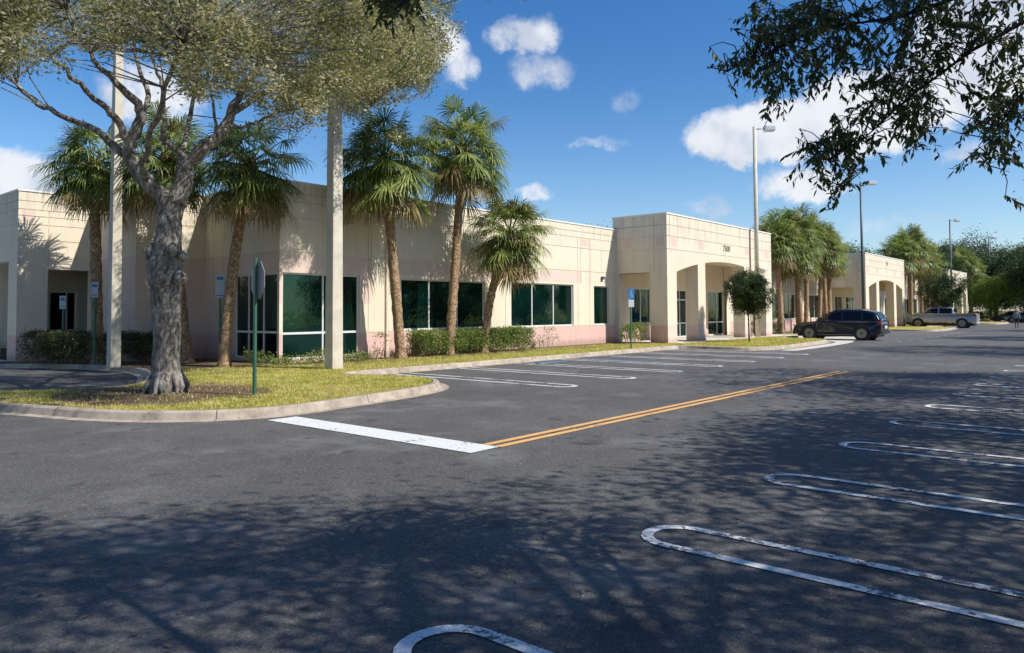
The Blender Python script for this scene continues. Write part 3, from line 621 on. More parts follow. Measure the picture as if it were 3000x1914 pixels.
# --- the big live oak on the island: local x to the right along the drive aisle's diagonal, y away, z up
def big_oak():
    rng = np.random.default_rng(5); rr = random.Random(5); k = .00847
    e = empty('live_oak_tree', (6.77, 14.79, .12), math.atan2(-.7615, .648)); tag(e, 'large live oak with gnarled grey trunk and wide pale green crown on the grass island', 'tree')
    def q(px, py, v=0): s = (14.74+v)/14.74; return Vector(((px-1204)*k*s+6.895, v, 1.58+(735-py)*k*s))
    tb = MB()
    tr = [(392, 930, .42), (391, 910, .36), (390, 880, .315), (390, 820, .29), (391, 760, .30), (388, 720, .315), (386, 680, .33), (385, 650, .36), (386, 620, .37), (389, 590, .33), (392, 550, .27), (395, 515, .26), (397, 480, .27), (399, 455, .27)]
    pts = []; rad = []
    for a, b in zip(tr[:-1], tr[1:]):
        for j in range(3):
            t = j/3; pts.append(q(a[0]+(b[0]-a[0])*t, a[1]+(b[1]-a[1])*t)+Vector((rr.uniform(-.012, .012), rr.uniform(-.02, .02), 0))); rad.append(a[2]+(b[2]-a[2])*t)
    pts.append(q(399, 455)); rad.append(.27)
    pts[0].z = -.15; rad = [r*.86 for r in rad]; tb.tube(pts, rad, 22, wob=.06, rng=rr)
    # burls and root flare
    for px, py, r, v in ((352, 590, .17, -.05), (362, 620, .17, -.2), (420, 650, .14, -.18), (402, 585, .13, -.22), (372, 650, .13, -.25), (425, 600, .1, -.15)):
        c = q(px, py, v); tb.tube([c+Vector((0, 0, -r*1.1)), c+Vector((0, 0, -r*.6)), c, c+Vector((0, 0, r*.6)), c+Vector((0, 0, r*1.1))], [r*.3, r*.85, r, r*.8, r*.25], 10, wob=.14, rng=rr)
    for an in range(0, 360, 36):
        a = R(an+rr.uniform(-15, 15)); L = rr.uniform(.28, .42); d = Vector((math.cos(a), math.sin(a), 0))
        tb.tube([Vector((0.02, 0, .42))+d*.2, Vector((.02, 0, .14))+d*.36, Vector((.02, 0, .03))+d*L, Vector((.02, 0, -.06))+d*(L+.25)], [.085, .07, .035, .012], 8, wob=.1, rng=rr)
    o = tb.build('trunk', M_BARK, e, smooth=True)
    limbs = [  # (px, py, depth offset, radius)
        [(399, 490, 0, .20), (372, 455, -.1, .17), (340, 425, -.2, .155), (315, 395, -.3, .14), (292, 360, -.35, .13), (296, 325, -.4, .115), (322, 270, -.5, .10), (312, 235, -.6, .08), (262, 185, -.8, .06), (212, 130, -1.0, .045), (170, 70, -1.2, .03), (140, 10, -1.4, .02)],
        [(292, 362, -.35, .085), (255, 335, -.3, .075), (228, 305, -.1, .07), (190, 285, .1, .06), (150, 270, .3, .055), (105, 248, .5, .05), (66, 230, .6, .045), (30, 190, .7, .038), (-5, 155, .9, .03), (-80, 120, 1.2, .02)],
        [(296, 325, -.4, .08), (270, 280, -.6, .07), (240, 250, -.9, .06), (200, 215, -1.2, .05), (165, 180, -1.5, .042), (130, 145, -1.7, .035), (98, 122, -1.9, .025), (40, 70, -2.2, .015)],
        [(322, 270, -.5, .06), (340, 220, -.2, .05), (318, 160, 0, .04), (300, 90, .2, .03), (290, 20, .3, .02)],
        [(408, 480, 0, .20), (425, 420, .05, .17), (440, 375, .1, .15), (470, 345, .1, .135), (500, 322, .15, .12), (522, 290, .2, .10), (535, 262, .3, .09), (560, 210, .4, .07), (600, 150, .6, .055), (640, 90, .8, .04), (680, 20, 1, .025)],
        [(440, 378, .1, .08), (415, 350, 0, .065), (392, 335, 0, .06), (374, 322, 0, .055), (380, 295, -.1, .05), (372, 240, -.2, .045), (369, 190, -.3, .04), (352, 145, -.4, .03), (335, 90, -.5, .02)],
        [(500, 322, .15, .035), (498, 270, .1, .03), (485, 215, 0, .025), (478, 180, -.1, .015)],
        [(522, 292, .2, .045), (560, 295, .3, .035), (600, 285, .5, .03), (650, 260, .7, .022), (700, 250, .9, .014)],
        [(535, 262, .3, .07), (600, 215, .8, .06), (680, 185, 1.2, .05), (760, 160, 1.6, .042), (840, 165, 2, .03), (900, 190, 2.2, .02), (960, 180, 2.5, .012)],
        [(600, 150, .6, .045), (700, 100, 1, .038), (800, 70, 1.4, .03), (920, 60, 1.8, .02)],
        [(760, 160, 1.6, .03), (820, 205, 1.4, .024), (870, 245, 1.3, .015)],
        [(340, 425, -.2, .07), (330, 380, -.8, .06), (350, 300, -1.6, .05), (380, 200, -2.4, .04), (420, 90, -3, .03)],
        [(600, 150, .6, .06), (700, 40, 2.5, .05), (860, -60, 4.8, .04), (1050, -140, 6.2, .03), (1230, -160, 6.8, .015)],  # limb added to carry the unseen shading lobe overhead
        [(640, 200, 1.0, .05), (760, 190, 3.5, .04), (900, 170, 6.0, .03), (1010, 150, 7.4, .012)],
        [(425, 420, .05, .08), (420, 360, .9, .06), (440, 260, 1.8, .05), (460, 150, 2.6, .035), (480, 40, 3.2, .02)]]
    twig = []
    for L in limbs:
        P = [q(a, b, v) for a, b, v, r in L]; rd = [r for *_, r in L]; m = MB(); P2 = []; R2 = []
        for i in range(len(P)-1):
            for j in range(3):
                t = j/3; w_ = Vector((rr.uniform(-1, 1), rr.uniform(-1, 1), rr.uniform(-1, 1)))*.035*(1 if (i, j) != (0, 0) else 0)
                P2.append(P[i].lerp(P[i+1], t)+w_); R2.append(rd[i]+(rd[i+1]-rd[i])*t)
        P2.append(P[-1]); R2.append(rd[-1]); m.tube(P2, R2, 9, wob=.07, rng=rr)
        twig += P2[3:]
        m.build('limb', M_BARK, e, smooth=True)
    # crown clusters: lower edge of the foliage follows the photo's line
    lowx = [-900, -100, 0, 60, 120, 180, 250, 320, 380, 440, 500, 560, 620, 700, 780, 850, 930, 1000, 1060, 1120]
    lowy = [150, 160, 168, 145, 135, 118, 112, 135, 175, 200, 222, 262, 300, 298, 285, 255, 232, 200, 120, 0]
    C = []; Rd = []
    def elev_px(p):
        z = 14.74+p[1]; return 1204+(p[0]-6.895)/z*1740+0, 735-(p[2]-1.58)/z*1740
    n = 0
    for _ in range(9000):
        if len(C) > 900: break
        p = Vector((4.3+rr.gauss(0, 1.9), 7.0+rr.gauss(0, 1.6), 8.7+rr.gauss(0, 1.2)))
        px, py = elev_px(p)
        if px > 920 and rr.random() < (px-900)/190: continue
        if px > 1075 or py > np.interp(px, lowx, lowy)-20+30*math.sin(p.x*3+p.y): continue
        C.append(p); Rd.append(rr.uniform(.3, .5))
    for _ in range(520):  # unseen lobe above the view, added to shade the building corner
        p = Vector((16.4+rr.gauss(0, 1.5), 14.6+rr.gauss(0, .8), 11.6+abs(rr.gauss(0, .9))))-Vector((6.77, 14.79, .12))
        u_, v_ = p.x*.648-p.y*.7615, p.x*.7615+p.y*.648; p = Vector((u_, v_, p.z)); a_, b_ = elev_px(p)
        if b_ > -25: continue
        C.append(p); Rd.append(rr.uniform(.3, .5))
    n = 0
    while len(C) < 3500 and n < 160000:
        n += 1
        p = Vector((rr.uniform(-7.5, 8), rr.uniform(-4.5, 9), rr.uniform(3.6, 11)))
        if ((p.x-.3)/7.4)**2+((p.y-1.8)/6.6)**2+((p.z-6.0)/4.4)**2 > 1: continue
        if p.y < 1 and p.z > 8.2: continue
        if p.y > 3.2 and p.x < 2.5: continue
        px, py = elev_px(p)
        lo = np.interp(px, lowx, lowy)+26*math.sin(p.x*3.1+p.y*1.3)+14*math.sin(p.x*7.3-p.y*2.9)-8
        if py > lo-14: 
            if rr.random() > .012 or py > lo+60: continue
        elif py > lo-40 and rr.random() < .2: continue
        if px > 900 and py > -40 and rr.random() < (px-880)/210: continue
        # gaps
        if math.sin(p.x*2.1+p.z*1.7)*math.sin(p.y*1.9-p.z*2.3) > .28: continue
        C.append(p); Rd.append(rr.uniform(.28, .46))
    m = MB()
    T = np.array([tuple(t) for t in twig])
    for p in C[::2]:
        i = int(np.argmin(((T-np.array(tuple(p)))**2).sum(1))); s = Vector(T[i])
        if (s-p).length > 2.6: s = p+(s-p).normalized()*1.2
        mid = s.lerp(p, .5)+Vector((rr.uniform(-.12, .12), rr.uniform(-.12, .12), rr.uniform(-.05, .15)))
        m.tube([s, mid, p], [.016, .010, .004], 4, cap=False)
    m.build('twigs', M_BARK, e)
    Q = leaves([tuple(p) for p in C], [r*.68 for r in Rd], 64, .080, rng, .42)
    np_quads('crown', Q, M_OAKL, e)
    return e
big_oak()

def near_twigs(ex, nodes, rr, e, leafm, barkm):
    V = []; m = MB()
    def leaf(p, d, n, L, W):
        s = d.cross(n).normalized(); n = s.cross(d); tip = d*L+Vector((0, 0, -.10*L))
        pts = [p, p+d*L*.22+s*W*.38-n*W*.1, p+d*L*.55+s*W*.5, p+d*L*.84+s*W*.26, p+tip, p+d*L*.84-s*W*.26, p+d*L*.55-s*W*.5, p+d*L*.22-s*W*.38-n*W*.1]
        V.extend(tuple(q) for q in pts)
    # denser polyline of the limbs
    for c, r in ex:
        nd = min(nodes, key=lambda q: (q-c).length); far = (nd-c).length
        dr = Vector((rr.uniform(-1, 1), rr.uniform(-1, 1), rr.uniform(-.9, .1)))
        if far > .2: dr += (c-nd).normalized()*.9
        dr.normalize(); L = rr.uniform(.18, .36); a = c-dr*L*.5
        mid = a+dr*L*.5+Vector((0, 0, .01)); end = a+dr*L+Vector((0, 0, -.04)); bow = Vector((rr.uniform(-.1, .1), rr.uniform(-.1, .1), rr.uniform(.02, .12)))*min(1, far*2)
        m.tube([nd, nd.lerp(a, .35)+bow, nd.lerp(a, .7)+bow*.8, a, mid, end], [.0042, .0034, .0028, .0024, .0018, .001], 5, cap=False)
        n_ = rr.randint(17, 26)
        for k in range(n_):
            t = k/(n_-1); p = a.lerp(mid, t*2) if t < .5 else mid.lerp(end, t*2-1)
            side = Vector((rr.uniform(-1, 1), rr.uniform(-1, 1), rr.uniform(-.9, .35))); side = (side-dr*side.dot(dr)).normalized()
            d = (dr*rr.uniform(.25, .9)+side*rr.uniform(.5, 1)+Vector((0, 0, -.25))).normalized(); l = rr.uniform(.030, .060)
            leaf(p, d, Vector((rr.uniform(-.6, .6), rr.uniform(-.6, .6), 1)), l, l*rr.uniform(.34, .46))
    m.build('hanging_twigs', barkm, e); np_quads('hanging_leaves', V, leafm, e, 8)

# --- generic broadleaf tree
def tree(loc, H, cr, zc, label, leafm, seed, nclust=160, per=90, size=.12, trunk_r=.18, barkm=M_DBARK, extra=(), clip=None, group=None, name='oak_tree', squash=.6, extra_limbs=(), lrad=.55):
    rng = np.random.default_rng(seed); rr = random.Random(seed); e = empty(name, loc); tag(e, label, 'tree', group)
    base = Vector(loc); fork = Vector((rr.uniform(-.1, .1), rr.uniform(-.1, .1), max(1.0, zc-cr*squash*1.0)))
    m = MB(); m.tube([(0, 0, -.15), (0, 0, .1), (fork*.5), fork, fork+Vector((0, 0, cr*.2))], [trunk_r*1.5, trunk_r*1.15, trunk_r, trunk_r*.9, trunk_r*.4], 12, wob=.05, rng=rr); m.build('trunk', barkm, e, smooth=True)
    C = []; n = 0
    while len(C) < nclust and n < nclust*60:
        n += 1; v = Vector((rr.gauss(0, 1), rr.gauss(0, 1), rr.gauss(0, 1))).normalized()*(rr.uniform(.25, 1)**.5)
        lump = 1+.16*math.sin(v.x*5+seed)+.13*math.sin(v.y*6+v.z*4+seed*2)
        p = Vector((v.x*cr*lump, v.y*cr*lump, zc+v.z*cr*squash*lump))
        if clip and not clip(p+base): continue
        C.append(p)
    m = MB(); nb = 7; tips = []
    for i in range(nb):
        a = 2*math.pi*i/nb+rr.uniform(-.3, .3); r = cr*rr.uniform(.45, .7); t = Vector((r*math.cos(a), r*math.sin(a), zc+rr.uniform(-.1, .4)*cr*squash))
        if clip and not clip(t+base): t = t*.5+Vector((0, 0, zc*.55))
        mid = fork.lerp(t, .5)+Vector((0, 0, .12*cr)); m.tube([fork-Vector((0, 0, .1)), mid, t], [trunk_r*.55, trunk_r*.3, trunk_r*.1], 7, wob=.05, rng=rr); tips += [mid, t]
    for L in extra_limbs:
        P = [Vector(p)-base for p, _ in L]; m.tube([fork]+P, [trunk_r*.4]+[r for _, r in L], 6, cap=False); tips += P
    allc = C
    rads = [lrad*cr/4*rr.uniform(.8, 1.2) if cr < 4 else lrad*rr.uniform(.8, 1.3) for _ in C]
    for p in allc[::1 if extra else 2]:
        s = min(tips, key=lambda t: (t-p).length)
        if (s-p).length > 3: continue
        m.tube([s, s.lerp(p, .5)+Vector((0, 0, .05)), p], [.02, .012, .004], 4, cap=False)
    m.build('branches', barkm, e)
    Q = leaves([tuple(p) for p in C], rads[:len(C)], per, size, rng, .42, .8, droop=.25)
    if extra:
        limbs_ = []
        for L in extra_limbs:
            P = [Vector(p)-base for p, _ in L]; limbs_.append([P[i].lerp(P[i+1], j/8) for i in range(len(P)-1) for j in range(8)]+[P[-1]])
        byl = {}
        for p, r in extra:
            p = Vector(p)-base; k_ = min(range(len(limbs_)), key=lambda i: min((q-p).length for q in limbs_[i])); byl.setdefault(k_, []).append((p, r))
        for k_, ex_ in byl.items(): near_twigs(ex_, limbs_[k_], rr, e, leafm, barkm)
    np_quads('crown', Q, leafm, e)
    return e

# foliage of the oak beside the camera: keep it above and right of the view except the hanging sprays
def vis(p):
    p = Vector(p)-Vector((0, 0, 1.7)); z = p.dot(f0); x = p.dot(r0)
    return z > .3 and abs(x)/z < .72 and p.z/z < .455
def clip1(p): return not vis(p)
def cf(px, py, D):   # point at bearing and height seen from the kerbside, D metres out along the aisle diagonal
    z = D; x = (px-1204)/1740*z; h = (735-py)/1740*z; v = r0*x+f0*z; return (v.x, v.y, 1.7+h)
sprays = []
rs = random.Random(11)
def spray(px, py, r, n, D=4.6, cr=.15):
    for _ in range(int(n*1.45+.5)):
        a = rs.uniform(0, 6.283); t = rs.random()**.5*r; sprays.append((cf(px+t*math.cos(a), py+t*math.sin(a)*.8, D+rs.uniform(-.55, .55)), cr*rs.uniform(.7, 1.3)))
for px, py, r, n in ((1830, 40, 60, 9), (1900, 20, 60, 9), (1860, 100, 60, 10), (1800, 130, 40, 6), (1745, 165, 25, 3), (1705, 172, 12, 1), (1790, 190, 35, 5), (1830, 235, 30, 5), (1930, 110, 70, 9), (1990, 60, 60, 8), (1970, 160, 60, 7), (2050, 130, 60, 8),
        (2120, 60, 70, 10), (2200, 40, 70, 10), (2180, 130, 60, 9), (2130, 190, 60, 10), (2080, 230, 50, 7), (2170, 240, 50, 8), (2290, 40, 70, 8), (2370, 60, 60, 6), (2300, 110, 50, 5), (2110, 300, 40, 6), (2060, 290, 35, 4), (2180, 300, 35, 5), (2200, 335, 18, 2),
        (2370, 180, 40, 6), (2340, 240, 35, 5), (2390, 270, 45, 7), (2320, 300, 35, 5), (2370, 340, 40, 6), (2330, 390, 25, 3), (2390, 400, 20, 2), (1970, 330, 35, 4), (1930, 370, 35, 6), (2000, 370, 28, 4), (1925, 405, 20, 4), (1975, 430, 14, 2), (1982, 462, 16, 3), (2010, 415, 14, 2),
        (2050, 355, 22, 3), (2140, 350, 18, 2), (1870, 200, 30, 3), (1910, 190, 30, 3), (2240, 90, 40, 4), (2400, 130, 20, 3), (2230, 170, 30, 3)):
    spray(px, py-24, r, n)
for px, py, r, n in ((895, -25, 28, 6), (940, -15, 28, 7), (915, 0, 18, 5), (990, -40, 25, 4)): spray(px, py, r, n, 4.4, .09)
spray(2402, 490, 8, 1, 5.0, .08)
lim = [[(cf(2480, -120, 4.48), 0.0186), (cf(2300, -20, 4.54), 0.0130), (cf(2120, 40, 4.61), 0.0093), (cf(1950, 60, 4.61), 0.0059), (cf(1820, 120, 4.61), 0.0037), (cf(1720, 165, 4.61), 0.0019)],
       [(cf(2520, 0, 4.48), 0.0149), (cf(2300, 120, 4.54), 0.0097), (cf(2150, 230, 4.61), 0.0067), (cf(2050, 320, 4.61), 0.0044), (cf(1960, 380, 4.61), 0.0030), (cf(1985, 460, 4.61), 0.0015)],
       [(cf(2560, 100, 4.48), 0.0149), (cf(2420, 220, 4.54), 0.0082), (cf(2340, 330, 4.61), 0.0044), (cf(2335, 395, 4.61), 0.0019)],
       [(cf(1700, -500, 3.33), 0.0186), (cf(1300, -200, 3.33), 0.0112), (cf(1040, -60, 3.33), 0.0074), (cf(930, 10, 3.33), 0.0037)]]
GR = 'live oaks along the planting strip beside the camera'
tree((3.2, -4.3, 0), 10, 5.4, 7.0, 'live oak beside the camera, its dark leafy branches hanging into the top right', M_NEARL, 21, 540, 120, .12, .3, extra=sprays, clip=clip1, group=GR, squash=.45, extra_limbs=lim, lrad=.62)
TR = [((11.8, -5.0, 0), 4.5, 6.2, 31, 'second live oak of the planting strip, shading the nearer empty bays'), ((21.0, -4.4, 0), 6.0, 7.0, 32, 'third live oak of the planting strip, shading the end of the yellow line'),
      ((38.5, -4.2, 0), 6.4, 7.6, 33, 'fourth live oak of the planting strip, standing after a sunny gap'), ((55, -4.0, 0), 6.6, 7.6, 34, 'fifth live oak of the planting strip'), ((74, -4.0, 0), 6.6, 7.6, 35, 'sixth and farthest live oak of the planting strip')]
def clipR(p): return not vis(p)
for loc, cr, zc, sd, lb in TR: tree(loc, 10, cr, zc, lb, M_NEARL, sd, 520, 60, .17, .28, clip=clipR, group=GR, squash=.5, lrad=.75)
# a tree on the left side of the lot (mirrored in the corner glass) and greenery across the side drive
tree((-2.5, 26, 0), 9, 4.2, 4.6, 'leafy tree beyond the left edge, mirrored in the corner glazing', M_LIME, 41, 200, 60, .16, .2, clip=clipR, squash=.8)
tree((-4, 38, 0), 9, 4.6, 5, 'second leafy tree beyond the left edge, mirrored in the side windows', M_LIME, 42, 200, 60, .16, .2, clip=clipR, squash=.8)
tree((-9, 30, 0), 9, 5, 5, 'third leafy tree beyond the left edge, farthest from the building', M_OAKL, 43, 200, 60, .18, .2, clip=clipR, squash=.8)

pt = None  # unseen backdrop row, added so the facade glass reflects dark foliage
for i in range(13):
    x = -8+9.5*i+3*math.sin(i*2.3); y = -27+3*math.cos(i*1.7)
    if pt is None: pt = tree((x, y, 0), 9, 5.6, 4.6, 'dense dark tree added out of view across the car park for the facade windows to mirror', M_DARKT, 45, 420, 40, .34, .25, clip=clipR, group='unseen trees added for window reflections', squash=.85, lrad=1.2, name='backdrop_tree'); o = pt
    else: o = copy_tree(pt)
    o.location = (x, y, 0); o.rotation_euler = (0, 0, i*1.3); s_ = .9+.25*math.sin(i*3.1); o.scale = (s_, s_, s_)
# --- sabal palms
def frond(rng, base, azm, el, petiole, R_, V, Fc):
    """one costapalmate leaf: appends vertices (list) and quads"""
    d = np.array([math.cos(azm)*math.cos(el), math.sin(azm)*math.cos(el), math.sin(el)]); side = np.array([-math.sin(azm), math.cos(azm), 0.])
    p0 = np.array(base); hub = p0+d*petiole+np.array([0, 0, -.18*petiole*math.cos(el)])
    nrm = np.cross(side, d)
    # petiole as thin strip
    w_ = .02
    for s in (side, nrm): Fc.append(np.array([p0-s*w_, p0+s*w_, hub+s*w_*.6, hub-s*w_*.6]))
    N = 28; t = d*.92+np.array([0, 0, -.38*math.cos(el)]); t /= np.linalg.norm(t); nrm = np.cross(side, t)
    for i in range(N):
        th = R(-128+256*(i+.5)/N+rng.uniform(-3, 3)); L = R_*(.78+.22*math.cos(th))*rng.uniform(.88, 1.08)
        fold = .28*abs(math.sin(th)); dr = t*math.cos(th)+side*math.sin(th)+nrm*fold; dr /= np.linalg.norm(dr)
        wd = np.cross(dr, nrm); wd /= np.linalg.norm(wd)
        a = hub+dr*.04; b = hub+dr*L*.5+np.array([0, 0, -.05*L]); dp = rng.uniform(.15, .62); c = b+dr*L*(.26-.12*dp)+np.array([0, 0, -.24*L*dp]); e_ = c+dr*L*(.14-.11*dp)+np.array([0, 0, -.36*L*dp])
        w1 = L*.5*math.pi*256/180/N*.40; w1 = min(w1*1.35, .075)
        Fc.append(np.array([a-wd*.008, a+wd*.008, b+wd*w1*.6, b-wd*w1*.6])); Fc.append(np.array([b-wd*w1*.6, b+wd*w1*.6, c+wd*w1*.36, c-wd*w1*.36])); Fc.append(np.array([c-wd*w1*.36, c+wd*w1*.36, e_+wd*.003, e_-wd*.003]))
def palm_crown(seed, nf, Rr, pet):
    rng = random.Random(seed); G = []; D = []
    for i in range(nf):
        t = (i+.5)/nf; el = math.asin(max(-.92, min(.99, .98-1.78*t)))+R(rng.uniform(-8, 8)); a = i*2.39996+rng.uniform(-.25, .25)
        L = G if (t < .86 and rng.random() > .05) else D
        frond(rng, (0.06*math.cos(a), .06*math.sin(a), .25-.5*t), a, el, pet*rng.uniform(.45, 1.12), Rr*rng.uniform(.88, 1.1), None, L)
    for i in range(7):
        a = rng.uniform(0, 6.28); frond(rng, (0, 0, -.35), a, R(-62+rng.uniform(-10, 10)), pet*.5, Rr*.6, None, D)
    return np.array(G), np.array(D)
PROTO = {}
def palm(base, top, label, seed, Rr=.95, pet=.95, nf=44, r=.15, group='sabal palms by the building', curve=0, detail=True):
    e = empty('sabal_palm', base, 0); tag(e, label, 'palm tree', group); rr = random.Random(seed)
    b = Vector((0, 0, -.1)); t = Vector(top)-Vector(base); N = 26; P = []; Rd = []
    for i in range(N+1):
        k = i/N; p = b.lerp(t, k); p.x += curve*math.sin(math.pi*k)*.648; p.y += curve*math.sin(math.pi*k)*-.7615
        P.append(p); Rd.append(r*(1.45 if i == 0 else 1.22 if i == 1 else 1.0+(.10 if i % 2 else -.03))*(1-.18*k))
    m = MB(); m.tube(P, Rd, 12, wob=.06, rng=rr); m.build('trunk', M_PBARK, e, smooth=True)
    m = MB(); L = (P[-1]-P[0]).length; ax = (P[-1]-P[-4]).normalized()
    m.tube([P[-1]-ax*.9, P[-1]-ax*.5, P[-1]-ax*.1, P[-1]+ax*.25], [r*1.0, r*1.5, r*1.7, r*.8], 10, wob=.16, rng=rr)
    for i in range(16):
        a = rr.uniform(0, 6.28); z = rr.uniform(-.95, -.1); o = P[-1]+ax*z; d = Vector((math.cos(a), math.sin(a), 0)); m.tube([o+d*r*.8, o+d*(r*1.3)+Vector((0, 0, .12)), o+d*(r*1.9)+Vector((0, 0, .3))], [.05, .035, .015], 5)
    m.build('boots', M_PBOOT, e)
    key = (seed % 3, Rr, pet, nf)
    if key not in PROTO:
        G, D = palm_crown(seed % 3+100, nf, Rr, pet); PROTO[key] = (G, D, {})
    G, D, cache = PROTO[key]
    if 'g' not in cache:
        og = np_quads('crown', G, M_PALML, e); od = np_quads('old_fronds', D, M_PALMD, e); cache['g'], cache['d'] = og, od
    else:
        og = cache['g'].copy(); od = cache['d'].copy(); COL.objects.link(og); COL.objects.link(od); og.parent = e; od.parent = e
    for o in (og, od): o.location = t; o.rotation_euler = (0, 0, rr.uniform(0, 6.28))
    return e
palm((9.25, 24.85, .12), (9.1, 25.0, 6.35), 'sabal palm left of the big oak with a broad drooping crown before the white wall', 3, .92, 1.0, 80, .17)
palm((11.15, 22.9, .12), (10.5, 23.1, 6.5), 'sabal palm hidden behind the big oak trunk', 4, .95, 1.15, 74, .17)
palm((11.06, 20.5, .12), (11.62, 20.1, 6.05), 'sabal palm leaning right beside the shaded building corner', 5, .95, 1.15, 72, .165, curve=-.12)
palm((16.65, 19.1, .12), (15.85, 19.0, 6.7), 'tall sabal palm right of the square concrete pole, at the end of the hedge', 6, 1.02, 1.3, 100, .17)
palm((18.75, 18.95, .12), (19.15, 18.6, 7.55), 'tallest sabal palm, standing in the middle of the front hedge', 7, 1.02, 1.3, 92, .165)
palm((20.6, 18.95, .12), (21.5, 18.4, 4.6), 'short sabal palm with curved trunk at the right of the front hedge', 8, .98, 1.2, 80, .16, curve=-.22)
PG = [((50.0, 18.6), 7.3, 1.0), ((51.2, 19.2), 8.0, 1.1), ((53.2, 18.6), 8.4, 1.1), ((55.6, 18.9), 8.1, 1.1), ((57.0, 18.4), 7.2, 1.0), ((59.6, 18.7), 7.7, 1.1), ((52.0, 18.0), 6.6, 1.0), ((61.2, 18.9), 6.9, 1.0)]
PL_ = ['leftmost palm of the cluster right of the first portal', 'second palm from the left in the cluster behind the dark suv', 'tall middle palm of the cluster behind the dark suv', 'palm just right of the middle of that cluster over the suv roof', 'lower palm with bent trunk in the right half of the suv cluster', 'tall palm near the right end of the suv cluster', 'short palm in front of the left part of the suv cluster', 'rightmost palm of the suv cluster, against the dark light pole']
for i, ((x, y), h, s) in enumerate(PG): palm((x, y, .12), (x+.4*math.sin(i*2.1), y+.2*math.cos(i), h-.9), PL_[i], 10+i, 1.15, 1.15, 84, .17, 'palm cluster behind the dark suv')
PH = [((83, 18.8), 8.2), ((86, 18.4), 9.6), ((88.5, 19), 9.0), ((92, 18.6), 8.6), ((95.5, 18.6), 7.6), ((118, 18.6), 9.0), ((123, 18.5), 8)]
PHL = ['leftmost palm of the far group beyond the second portal', 'tallest palm of the far group beyond the second portal', 'third palm of the far group above the pickup', 'fourth palm of the far group, its skirt over the pickup cab', 'rightmost palm of the far group, before the third portal', 'distant palm just past the third portal', 'most distant palm, beyond the last portal']
for i, ((x, y), h) in enumerate(PH): palm((x, y, .12), (x+.4*math.sin(i*1.7), y, h-.9), PHL[i], 20+i, 1.4, 1.4, 84, .18, 'far palms along the building')

# --- other trees
tree((35.9, 15.0, .14), 3.7, 1.0, 2.45, 'small round topped street tree with thin trunk before the first portal', M_DARKT, 51, 560, 70, .08, .035, name='round_tree', squash=1.08, lrad=.75)
tree((79.5, 14.2, .14), 4.6, 2.0, 3.3, 'dark bushy small tree in front of the second portal, behind the pickup', M_DARKT, 52, 260, 70, .15, .07, name='round_tree', squash=.85, lrad=.8)
tree((118, 15, .14), 5, 2.9, 3.6, 'bright light green small tree beyond the pickup', M_LIME, 53, 260, 70, .22, .1, name='small_tree', squash=.85, lrad=.8)
far = [((98, 66), 7.5, 9.5, 'rounded treetop behind the roof of the second portal', M_FAR), ((112, 60), 6, 9.5, 'treetop behind the roof left of the third portal', M_FAR), ((140, 40), 8, 8, 'tree behind the end of the building', M_FAR), ((146, 26), 7, 6.5, 'mid height tree closing the far end of the lot', M_FAR),
       ((150, 19), 6, 6, 'tree at the far end of the lot behind the parked cars', M_DARKT), ((158, 24), 9, 9, 'wide pale tree far beyond the lot', M_FAR), ((128, 12.6), 4.8, 7.4, 'tall dark tree at the right edge by the far parked cars', M_DARKT), ((118, 9.0), 4.4, 6.4, 'dark tree cut by the right edge of the view', M_DARKT), ((165, 14), 8, 6, 'distant tree behind the person', M_FAR), ((160, 4), 8, 6.5, 'distant tree at the right end of the far treeline', M_FAR), ((175, 34), 10, 9, 'broad tree at the back of the far treeline', M_FAR)]
for i, ((x, y), cr, zc, lb, mm) in enumerate(far): tree((x, y, 0), 10, cr, zc, lb, mm, 60+i, 520, 80, .35 if cr > 5 else .28, .25, name='far_tree', group='trees closing the far end of the car park', squash=.6, lrad=1.3)

# --- hedges and shrubs
def hedge(name, pts, wdt, h, label, m, seed, dens=2200, size=.06, stems=True, cat='hedge', z0=.14, rag=.1):
    rng = np.random.default_rng(seed); rr = random.Random(seed); e = empty(name, (*pts[0], z0)); tag(e, label, cat); o = Vector((*pts[0], 0))
    Cs = []
    for a, b in zip(pts[:-1], pts[1:]):
        A, Bv = Vector((*a, 0)), Vector((*b, 0)); L = (Bv-A).length; d = (Bv-A)/L; s = Vector((-d.y, d.x, 0)); n = int(L*wdt*h*dens/9)
        for _ in range(n):
            t = rr.uniform(0, L); q = rr.uniform(-.5, .5); z = rr.uniform(.12 if rr.random() < .3 else .3, 1)
            if rr.random() < .6: # push to the surface
                if rr.random() < .5: q = math.copysign(.5, q)
                else: z = 1
            hh = h*(1+rag*math.sin(t*2.3+seed)+rag*.6*math.sin(t*5.1)); p = A+d*t+s*q*wdt-o; Cs.append((p.x, p.y, z*hh))
    np_quads('foliage', leaves(Cs, .13, 22, size, rng, .55, 1), m, e)
    if stems:
        mb = MB()
        for a, b in zip(pts[:-1], pts[1:]):
            A, Bv = Vector((*a, 0)), Vector((*b, 0)); L = (Bv-A).length
            for i in range(int(L/.16)):
                p = A.lerp(Bv, (i+.5)*.16/L)-o; q = p+Vector((rr.uniform(-.15, .15), rr.uniform(-.2, .2), h*.7)); mb.tube([p+Vector((0, 0, -.05)), p.lerp(q, .5), q], [.014, .01, .005], 4, cap=False)
        mb.build('stems', M_BARK, e)
    return e
hedge('hedge', [(17.4, 19.25), (23.4, 19.15)], .85, .82, 'low clipped hedge under the windows, around the trunks of two palms', M_HEDGE, 71, 4600, rag=.03)
hedge('hedge', [(8.0, 27.0), (8.7, 25.6), (9.5, 24.9)], .8, .92, 'dark leafy hedge before the lit left wall', M_DHEDGE, 72, 3600, rag=.04)
